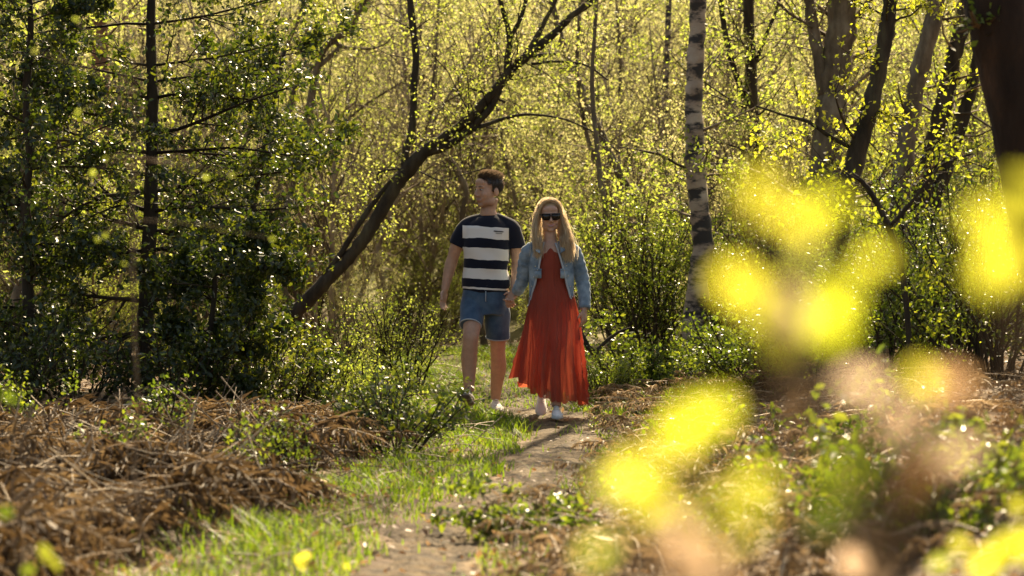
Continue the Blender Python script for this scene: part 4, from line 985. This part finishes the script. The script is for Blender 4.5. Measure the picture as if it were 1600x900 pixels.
aL = [mp(732, 358, 0), mp(723, 368, .01), mp(714, 383, .02), mp(708, 402, .04), mp(704, 414, .045), mp(699, 434, .035), mp(695, 453, .02)]
limb(bm_, aL, [.046, .050, .049, .043, .046, .037, .028])
hand(bm_, aL[-1], mp(691, 478, .0) - aL[-1], np.array([.75, -.5, 0]), -1, .19, .35)
aR = [mp(794, 358, 0), mp(802, 369, .01), mp(806, 386, .02), mp(808, 408, .03), mp(808, 420, .02), mp(806, 438, -.03), mp(803, 452, -.08)]
limb(bm_, aR, [.046, .050, .049, .043, .046, .037, .028])
hand(bm_, aR[-1], mp(794, 476, -.13) - aR[-1], np.array([.55, .75, 0]), 1, .19, .75)
lL = [mp(741, 468, 0), mp(739, 495, -.08), mp(736, 522, -.17), mp(735, 535, -.18), mp(733, 560, -.155), mp(733, 585, -.15), mp(733, 612, -.15)]
limb(bm_, lL, [.080, .072, .062, .058, .062, .049, .038])
lR = [mp(777, 468, .02), mp(778, 505, .05), mp(778, 536, .09), mp(778, 550, .11), mp(779, 574, .15), mp(776, 600, .19), mp(774, 624, .22)]
limb(bm_, lR, [.080, .070, .060, .056, .061, .047, .037])
bo, co = union(bm_, 'body', M['skin_m'], man, .0055, 3)
attr(bo.data, 'lip', np.maximum(blob(co, hc, HR, np.array((0, -.098, -.061)) * hk, (.030, .016, .0055)), blob(co, hc, HR, np.array((0, -.100, -.071)) * hk, (.02, .014, .006))) * .8)
beard = np.maximum(blob(co, hc, HR, np.array((0, -.04, -.092)) * hk, (.075, .075, .045)), blob(co, hc, HR, np.array((0, -.10, -.05)) * hk, (.035, .02, .012)))
attr(bo.data, 'beard', beard * .62)
attr(bo.data, 'brow', np.maximum(blob(co, hc, HR, np.array((.030, -.095, .032)) * hk, (.024, .014, .005)), blob(co, hc, HR, np.array((-.030, -.095, .032)) * hk, (.024, .014, .005))) * .9)
for s_ in (-1, 1):
    e_ = MB(); e_.ell(hc + HR @ (np.array((s_ * .030, -.0825, .010)) * hk), (.0125, .0105, .0062), HR, 12, 8); eo = e_.build('eye', M['eye'], man)
    e_ = MB(); e_.ell(hc + HR @ (np.array((s_ * .030 - .002, -.0915, .010)) * hk), (.0075, .0035, .0065), HR, 10, 6); e_.build('iris', M['black'], eo)

# hair: scalp cap plus swept strands
def scalp(c, Rm, k, keep, r=(.0775, .0975, .0815), seg=40, ring=28):
    m_ = MB(); m_.ell((0, .012, .042), r, None, seg, ring)
    V = m_.v[0]; ok = keep(V)
    q_ = m_.q[0][ok[m_.q[0]].all(1)]; t_ = m_.t[0][ok[m_.t[0]].all(1)]
    o_ = MB(); o_.add((Rm @ (V * k).T).T + c, t_, q_, .3); return o_
def man_hair(V): x_, y_, z_ = V.T; return (z_ > .072) & (y_ > -.09) | (z_ > -.012) & (y_ > -.022) | (z_ > -.055) & (y_ > .032) | (z_ > .045) & (y_ > -.052)
hb = scalp(hc, HR, hk, man_hair)
th = rng.uniform(0, 6.283, 5200); cz = rng.uniform(-.6, 1, 5200); sr = np.sqrt(1 - cz ** 2)
root_ = np.stack([sr * np.cos(th) * .076, sr * np.sin(th) * .096 + .012, cz * .080 + .042], -1); root_ = root_[man_hair(root_)]
nn = (root_ - (0, .012, .042)) / np.array([.076, .096, .080]) ** 2; nn /= np.linalg.norm(nn, axis=1)[:, None]
topw = sstep(root_[:, 2], .068, .10)[:, None]; fr = sstep(-root_[:, 1], -.01, .075)[:, None]
dirn = nn * (.35 + .45 * topw) + np.array([0, .55, -.5]) * (1 - topw) + topw * (np.array([.35, .55, .25]) * (1 - fr) + fr * np.array([.45, .25, .75])) + rng.normal(size=root_.shape) * .06
dirn /= np.linalg.norm(dirn, axis=1)[:, None]; ln = (.012 + topw * (.022 + .022 * fr))
S = np.stack([root_ - nn * .003, root_ + dirn * ln * .5 + nn * .002, root_ + dirn * ln + topw * np.array([.10, .10, -.05]) * ln], 1)
S = (S * hk) @ HR.T + hc; ribbons(hb, S, .0016, np.clip(rng.normal(.45, .25, len(S)) + .15 * topw[:, 0], 0, 1)); hb.build('hair', M['hair_m'], man)  # top strands toned lighter, sunlight put into the hair colour

# shirt
def folds(co):
    x_, y_, z_ = co.T
    return .006 * np.sin(26 * z_ + 9 * x_ + 3 * np.sin(7 * x_ + 2)) * sstep(-z_, -1.25, -1.0) + .003 * np.sin(30 * (x_ + .6 * z_) + 2 * np.sin(11 * z_)) + .0025 * np.sin(17 * x_ - 33 * z_)
sm = MB()
sm.loft([(X(758.5), 0, Z(455), .176, .128), (X(758.5), 0, Z(446), .176, .128), (X(759), 0, Z(425), .171, .124), (X(760), 0, Z(400), .170, .124), (X(760.5), 0, Z(375), .177, .128), (X(761), .002, Z(356), .172, .116), (X(762), .010, Z(347), .140, .096), (X(763), .018, Z(341), .104, .082), (X(763.5), .024, Z(336.5), .070, .062)], 36, 2.4)
for pts_ in ((mp(754, 341, .02), mp(742, 345, .015), mp(731, 352, .008), mp(724, 362, .006)), (mp(773, 341, .02), mp(784, 345, .015), mp(795, 352, .008), mp(801, 362, .006))):
    q_, _ = smooth_line(np.array(pts_), np.ones(4), 4); sm.tube(q_, np.linspace(.042, .066, len(q_)), 16)
sm.tube(smooth_line(np.array([mp(737, 354, 0), mp(727, 360, .005), mp(719, 373, .015), mp(714.5, 384, .022)]), np.array([.066, .069, .070, .071]), 4)[0], np.linspace(.066, .070, 13), 16)
sm.tube(smooth_line(np.array([mp(788, 354, 0), mp(798, 360, .005), mp(804, 373, .012), mp(806, 387, .02)]), np.array([.066, .069, .070, .071]), 4)[0], np.linspace(.066, .071, 13), 16)
bands = [(Z(373), Z(354.5)), (Z(406), Z(388)), (Z(436), Z(420)), (Z(452.5), Z(449.5))]
M['shirt'] = shirt_mat(bands, X(759), .172)
so, sco = union(sm, 't_shirt', M['shirt'], man, .0065, 10, folds)
cm = MB(); an = np.linspace(0, 2 * math.pi, 29); cn = mp(763.5, 336.5, .006)
cm.tube(np.stack([cn[0] + .073 * np.cos(an), cn[1] + .012 + .072 * np.sin(an), cn[2] + .020 * np.sin(an) + .002 + 0 * an], -1), .007, 8, cap=False, ref=(0, 0, 1)); cm.build('collar', cloth_mat('navy_rib', (.010, .012, .02), (.014, .016, .026)), so)
lg = MB()     # small dark chest mark
for px, py, w_ in [(772.5 + 1.9 * q, 361.2 + .16 * q, .007) for q in range(8)] + [(775.5 + 1.7 * q, 364.6 + .14 * q, .005) for q in range(6)]:
    tgt = mp(px, py); fz = sco[(np.abs(sco[:, 0] - tgt[0]) < .012) & (np.abs(sco[:, 2] - tgt[2]) < .012)]; yy = fz[:, 1].min() - .0015
    lg.box((tgt[0], yy, tgt[2]), (w_, .003, .009 if w_ > .006 else .005))
lg.build('chest_mark', M['black'], so)

# shorts
sh = MB()
sh.loft([(X(758), .01, Z(492), .150, .118), (X(758), .01, Z(475), .176, .128), (X(758.5), .005, Z(460), .174, .126), (X(758.5), 0, Z(444), .166, .118)], 32, 2.3)
p_, r_ = smooth_line(np.array([mp(741, 466, 0), mp(738, 485, -.05), mp(735, 508, -.125)]), np.array([.092, .092, .081]), 5); sh.tube(p_, r_, 18)
p2, r2 = smooth_line(np.array([mp(776, 466, .015), mp(778, 495, .042), mp(777.5, 527, .082)]), np.array([.094, .094, .090]), 5); sh.tube(p2, r2, 18)
sfold = lambda co: .004 * np.sin(30 * co[:, 2] + 16 * np.abs(co[:, 0]) + 2 * np.sin(12 * co[:, 0])) + .003 * np.sin(40 * co[:, 0] + 13 * co[:, 2])
sho, _ = union(sh, 'shorts', M['denim'], man, .0065, 4, sfold)
for p_, r_ in ((p_, r_), (p2, r2)):
    d_ = unit(p_[-1] - p_[-3]); hm = MB(); u_ = unit(np.cross(d_, (0, 1, 0))); v_ = np.cross(d_, u_)
    hm.tube([p_[-1] + (u_ * math.cos(t) + v_ * math.sin(t)) * r_[-1] * .985 for t in an], .005, 6, cap=False, ref=d_); hm.build('hem', M['denim_seam'], sho)
fl = MB(); fl.box(mp(759, 462, -.132), (.006, .004, .09)); fl.box(mp(759, 449.5, -.130), (.022, .004, .03)); fl.build('fly', M['denim_seam'], sho)
shoe(man, lL[-1], (-.22, -1), .295, math.radians(17), 0, M['canvas'], M['rubber'], 0, .050)
shoe(man, lR[-1] - (0, 0, .0), (.12, -1), .295, 0, 0, M['canvas'], M['sole_white'], 0, .049)

# ---- the woman
YW = 17.8; RW = np.array([P(860, 400, YW)[0], YW, 0.0]); RW[2] = h(RW[0], YW)
def wp(px, py, dy=0.0): return P(px, py, YW + dy) - RW
wom = thing('person', RW, 'person in a long red dress, open denim jacket and dark sunglasses, smiling', 'person', 'couple walking hand in hand')
wb = MB(); Z = lambda py: wp(860, py)[2]; X = lambda px: wp(px, 400)[0]
wb.loft([(X(860), .0, Z(500), .150, .11), (X(860), 0, Z(475), .150, .10), (X(860), 0, Z(445), .118, .085), (X(860), 0, Z(415), .130, .10), (X(860), 0, Z(395), .140, .09), (X(860), .005, Z(383), .105, .07), (X(859), .01, Z(375), .05, .05)])
wc = wp(859, 337, -.012); WR = rot_xyz(math.radians(4), math.radians(9), math.radians(-2)); wk = .96
wb.tube(np.array([wp(859, 383, .012), wp(859, 370, .005), wc + WR @ np.array([0, .015, -.055])]), [.056, .046, .046], 16)
head(wb, wc, WR, wk, True)
bR = [wp(893, 391, 0), wp(903, 415, .015), wp(910, 438, .02), wp(913, 462, -.02), wp(913, 484, -.06)]
limb(wb, bR, [.046, .042, .036, .034, .024]); hand(wb, bR[-1], wp(912, 512, -.07) - bR[-1], np.array([-.8, .5, 0]), 1, .168, .5)
hold = aR[-1] + RM - RW; grip = mp(798, 466, -.11) + RM - RW
bL = [wp(828, 391, 0), wp(821, 412, .03), wp(817, 436, .06), wp(810, 452, .10), grip + np.array([.045, .03, .055])]
limb(wb, bL, [.046, .042, .036, .032, .024]); hand(wb, bL[-1], grip + np.array([-.03, -.02, -.05]) - bL[-1], np.array([-.5, -.75, .1]), -1, .165, .55)
q1 = [wp(847, 495, .02), wp(850, 545, .06), wp(848, 580, .20), wp(846, 614, .36)]; q2 = [wp(872, 495, -.02), wp(873, 545, -.13), wp(871, 595, -.20), wp(869, 635, -.28)]
for q in (q1, q2): limb(wb, q, [.082, .058, .053, .036])
wo, co = union(wb, 'body', M['skin_w'], wom, .0055, 3)
attr(wo.data, 'lip', np.maximum(blob(co, wc, WR, np.array((0, -.102, -.060)) * wk, (.030, .016, .006)), blob(co, wc, WR, np.array((0, -.100, -.071)) * wk, (.021, .014, .007))))
attr(wo.data, 'beard', np.zeros(len(co))); attr(wo.data, 'brow', np.zeros(len(co)))
tm = MB(); tm.ell(wc + WR @ (np.array((0, -.1045, -.0655)) * wk), (.019, .0045, .0036), WR, 10, 6); tm.build('teeth', M['eye'], wom)

sg = thing('sunglasses', (0, 0, 0), 'black sunglasses', 'x'); del sg['label'], sg['category']; sg.parent = wom
def rounded(mbx, c, rx, rz, dep, Rm):
    t = np.linspace(0, 2 * math.pi, 20, endpoint=False); f = (np.abs(np.cos(t)) ** 3.4 + np.abs(np.sin(t)) ** 3.4) ** (-1 / 3.4)
    V = [((rx * math.cos(a_) * g_), y_, rz * math.sin(a_) * g_) for y_ in (-dep, dep) for a_, g_ in zip(t, f)]
    V = np.array(V + [(0, -dep - .002, 0), (0, dep, 0)]) @ Rm.T + c
    Q = [(j, (j + 1) % 20, 20 + (j + 1) % 20, 20 + j) for j in range(20)]; T = [(40, (j + 1) % 20, j) for j in range(20)] + [(41, 20 + j, 20 + (j + 1) % 20) for j in range(20)]
    mbx.add(V, T, Q)
fr_ = MB()
for s_ in (-1, 1):
    ln_ = MB(); Rl = WR @ np.array(Matrix.Rotation(s_ * .16, 3, 'Z')); c_ = wc + WR @ (np.array((s_ * .036, -.106, .006)) * wk); rounded(ln_, c_, .031, .025, .003, Rl); ln_.build('lens', M['black'], sg)
    fr_.tube((WR @ (np.array([(s_ * .066, -.100, .020), (s_ * .078, -.06, .018), (s_ * .083, .0, .012)]) * wk).T).T + wc, [.005, .004, .003], 6)
    fr_.box(c_ + WR @ np.array((0, -.0005, .0215)), (.066, .009, .008), Rl)
fr_.tube((WR @ (np.array([(-.012, -.112, .014), (0, -.116, .017), (.012, -.112, .014)]) * wk).T).T + wc, .0035, 6); fr_.build('frame', M['black'], sg)

# long parted hair
def w_hair(V): x_, y_, z_ = V.T; return (z_ > .085) & (y_ > -.075) | (z_ > .06) & (y_ > -.045) & (np.abs(x_) > .0) | (y_ > -.015) & (z_ > -.05)
hb = scalp(wc, WR, wk, w_hair, (.080, .101, .083)); n = 3400
sd_ = np.where(rng.random(n) < .5, -1, 1); u = rng.random(n); dep = rng.uniform(-1, 1, n)
part_y = -.062 + .13 * u
k_ = 14; t = np.linspace(0, 1, k_)
yb = part_y * .75 + .035 + .02 * dep                       # depth it settles at beside the head
fan = rng.random(n); L_ = rng.uniform(.22, .36, n) * np.where(sd_ > 0, 1.0, .9)
S = np.zeros((n, k_, 3))
for i, tt in enumerate(t):
    if tt < .36:
        f = tt / .36; a_ = f * math.pi * .52
        S[:, i, 0] = sd_ * (.004 + .082 * np.sin(a_)); S[:, i, 1] = part_y + (yb - part_y) * f; S[:, i, 2] = .127 * 1 - .006 * u - .125 * (1 - math.cos(a_)) - .03 * (part_y > .03) * f
    else:
        f = (tt - .36) / .64
        wind = np.where(sd_ > 0, .105, .055) * f ** 1.1 * (.15 + .9 * rng.random(n) ** .8 if i == -1 else .15 + .9 * fan)
        S[:, i, 0] = sd_ * (.086 + .018 * np.sin(f * 3.0 + u * 4) + wind * .9); S[:, i, 1] = yb - .075 * sstep(f, .1, .6) * (1 - u * .8) + .02 * f * dep; S[:, i, 2] = .0 - L_ * f
S += rng.normal(size=(n, 1, 3)) * np.array([.005, .007, .003]) + np.cumsum(rng.normal(size=(n, k_, 3)) * (.0014 + .004 * (rng.random((n, 1, 1)) > .85)), axis=1) + np.array([.006, .004, 0]) * np.sin(t * 9 + sd_[:, None] + u[:, None] * 5)[..., None] * t[None, :, None]
S = (S * wk) @ WR.T + wc; S[:, :, 1] = np.where(S[:, :, 2] < Z(372), np.minimum(S[:, :, 1], np.where(u < .6, -.105, .12)[:, None] + rng.normal(size=(n, 1)) * .01), S[:, :, 1])
tone = np.clip(rng.normal(.5, .25, n), 0, 1); ribbons(hb, S, .0026, tone); hb.build('hair', M['hair_w'], wom)

# dress: gathered cloth hanging from the bust, blown to the left
NA, NL = 300, 64; A = np.linspace(0, 2 * math.pi, NA, endpoint=False); tl = np.linspace(0, 1, NL)
lev = np.array([(388, 848, 872, .085), (396, 838, 884, .105), (415, 834, 887, .118), (440, 833, 888, .110), (470, 827, 898, .135), (500, 821, 905, .165), (530, 816, 908, .20), (560, 812, 911, .235), (590, 810, 914, .26), (620, 810, 916, .28)], float)
V = np.zeros((NL, NA, 3))
hem_py = 614 + 12 * np.cos(A) + 4 * np.sin(3 * A + .8) - 8 * np.maximum(0, -np.cos(A)) ** 3 + 6 * np.maximum(0, -np.sin(A)) + 3 * np.sin(A * 5 + 1) + 1.3 * np.sin(A * 23 + 3 * np.sin(A * 4)) + rng.normal(size=NA) * .4
for i, tt in enumerate(tl):
    py = 388 + tt * (hem_py - 388)
    lx, rx_, ry_ = (np.interp(py, lev[:, 0], lev[:, c]) for c in (1, 2, 3))
    amp = .003 + .040 * tt ** 1.3
    ph = 2.2 * np.sin(A * 2 + 1.2 * tt) + .8 * np.sin(A * 5 + 2)
    rip = 1 + amp / .15 * (.50 * np.sin(15 * A + ph * 1.4) + .34 * np.sin(26 * A - ph * 1.9 + 2 * tt) + .62 * np.sin(7 * A + 1.5 * tt + .5 + ph * .9)) * .55
    cxp = (lx + rx_) / 2; hwp = (rx_ - lx) / 2 * YW / FPX
    knee = .07 * np.exp(-((tt - .72) / .22) ** 2) * np.exp(-((np.angle(np.exp(1j * (A + 1.25)))) / .5) ** 2)       # leading thigh pushing the cloth
    fold = np.sin(11 * A + 2.5 * tt + ph); rip = rip + amp / .15 * .35 * (1 - 2 * np.abs(fold) ** .6) + .05 * tt ** 2 * np.sin(3 * A + 5 * tt + .6)
    V[i, :, 0] = .012 * tt * np.sin(7 * tt + A) + (cxp - 860) * YW / FPX + hwp * np.cos(A) * rip; V[i, :, 1] = .01 - .07 * tt + (ry_ * np.sin(A)) * rip - knee; V[i, :, 2] = Z(0) - py * YW / FPX
V[..., 2] += .006 * np.sin(A * 17)[None] * tl[:, None] ** 4
i = np.arange(NL - 1)[:, None] * NA; j = np.arange(NA)[None]; k = (j + 1) % NA
db = MB(); db.add(V.reshape(-1, 3), None, np.stack([i + j, i + k, i + NA + k, i + NA + j], -1).reshape(-1, 4))
dro = db.build('dress', M['dress'], wom)
# denim jacket: open shell, sleeves, collar, pockets, buttons
jl = np.array([(379, 850, 868, .085, .068, 859), (385, 848, 870, .125, .085, 860), (392, 846, 872, .158, .105, 861), (405, 844, 876, .168, .122, 861), (425, 840, 881, .166, .130, 862), (450, 833, 887, .160, .138, 862), (470, 828, 892, .168, .148, 862), (478, 826, 894, .172, .150, 862)], float)
NJ = 72; rows = []
pys = np.linspace(379, 478, 26)
for py in pys:
    a0, a1, rx_, ry_, c_ = (np.interp(py, jl[:, 0], jl[:, q]) for q in (1, 2, 3, 4, 5)); sc = YW / FPX
    f0 = math.asin(np.clip((a0 - c_) * sc / rx_, -.95, .95)); f1 = math.asin(np.clip((a1 - c_) * sc / rx_, -.95, .95))
    ph = np.linspace(f1, 2 * math.pi + f0, NJ); tt = (py - 379) / 99
    rp = 1 + .018 * np.sin(ph * 7 + tt * 9) * tt + .012 * np.sin(ph * 13 - tt * 14)
    rows.append(np.stack([(c_ - 860) * sc + rx_ * np.sin(ph) * rp, -ry_ * np.cos(ph) * rp, np.full(NJ, Z(py)) - .012 * np.abs(np.sin(ph)) * tt + .004 * np.sin(ph * 9)], -1))
J = np.array(rows); i = np.arange(25)[:, None] * NJ; j = np.arange(NJ - 1)[None]
jb = MB(); jb.add(J.reshape(-1, 3), None, np.stack([i + j, i + j + 1, i + NJ + j + 1, i + NJ + j], -1).reshape(-1, 4))
jo = jb.build('jacket', M['denim_light'], wom); sf = jo.modifiers.new('thick', 'SOLIDIFY'); sf.thickness = .005; sf.offset = 0
for e_ in (0, -1):                                           # button bands along both front edges
    ed = J[:, e_, :] + np.array([0, -.004, 0]); b_ = MB(); b_.tube(ed, .0075, 6, flat=.5); fb_ = b_.build('front_band', M['denim_seam'], jo)
    inn = J[:, 3 if e_ == 0 else -4, :]
    for q in (5, 9, 13, 17, 21):
        b_ = MB(); b_.ell(inn[q] + (0, -.006, 0), (.006, .003, .006), None, 8, 6); b_.build('button', M['button'], fb_)
b_ = MB(); b_.tube(J[-1] + (0, 0, .012), .010, 6, flat=.7, ref=(0, 0, 1)); b_.build('waistband', M['denim_light'], jo)
def sleeve(pts, rad):
    s__ = MB(); p, r = smooth_line(np.array(pts), np.array(rad), 8)
    r = r * (1 + .05 * np.sin(np.arange(len(r)) * 1.7) + .03 * np.sin(np.arange(len(r)) * 2.9 + 1)); s__.tube(p, r, 18, lump=.012)
    o_ = s__.build('sleeve', M['denim_light'], jo); c__ = MB(); d_ = unit(p[-1] - p[-3]); c__.tube([p[-1] - d_ * .035, p[-1] - d_ * .012, p[-1] + d_ * .006], [r[-1] * 1.10, r[-1] * 1.14, r[-1] * 1.12], 16, ref=(0, 1, 0)); c__.build('cuff', M['denim_light'], o_)
sleeve([wp(884, 387, .0), wp(895, 394, .0), wp(903, 415, .015), wp(910, 438, .02), wp(913, 462, -.02), wp(913.5, 481, -.052)], [.055, .062, .058, .052, .047, .042])
sleeve([wp(838, 387, .0), wp(827, 394, .0), wp(821, 412, .03), wp(817, 436, .06), bL[3], bL[3] * .45 + bL[4] * .55], [.055, .062, .058, .050, .044, .040])
for s_ in (-1, 1):
    cl = MB(); p0 = wp(860 + s_ * 11, 377, .03); p1 = wp(860 + s_ * 15, 384, -.085); p2_ = wp(860 + s_ * 16, 396, -.125); wv_ = np.array([s_ * .034, .0, -.012])
    V = np.array([p0, p0 + wv_, p1, p1 + wv_ * 1.2, p2_, p2_ + wv_ * .9 + (0, 0, .03)]) + (0, -.012, 0); cl.add(V, None, [(0, 1, 3, 2), (2, 3, 5, 4)]); co_ = cl.build('collar', M['denim_seam' if False else 'denim_light'], jo); co_.modifiers.new('t', 'SOLIDIFY').thickness = .006
    fa = -.60 if s_ < 0 else .60; ry_ = .136; rx_ = .170
    pk = MB(); c_ = np.array([rx_ * math.sin(fa) + .002, -ry_ * math.cos(fa) - .004, Z(421)]); Rp = np.array(Matrix.Rotation(fa * .8, 3, 'Z')); pk.box(c_, (.062, .006, .012), Rp); pk.box(c_ - (0, -.001, .035), (.058, .005, .058), Rp); po = pk.build('pocket', M['denim_light'], jo)
    b_ = MB(); b_.ell(c_ + (0, -.005, -.004), (.005, .003, .005), None, 8, 6); b_.build('button', M['button'], po)
shoe(wom, q2[-1], (.05, -1), .245, math.radians(2), 0, M['canvas'], M['sole_white'], 0, .043)
shoe(wom, q1[-1], (-.05, -1), .245, math.radians(-32), 0, M['canvas'], M['sole_white'], 0, .043)
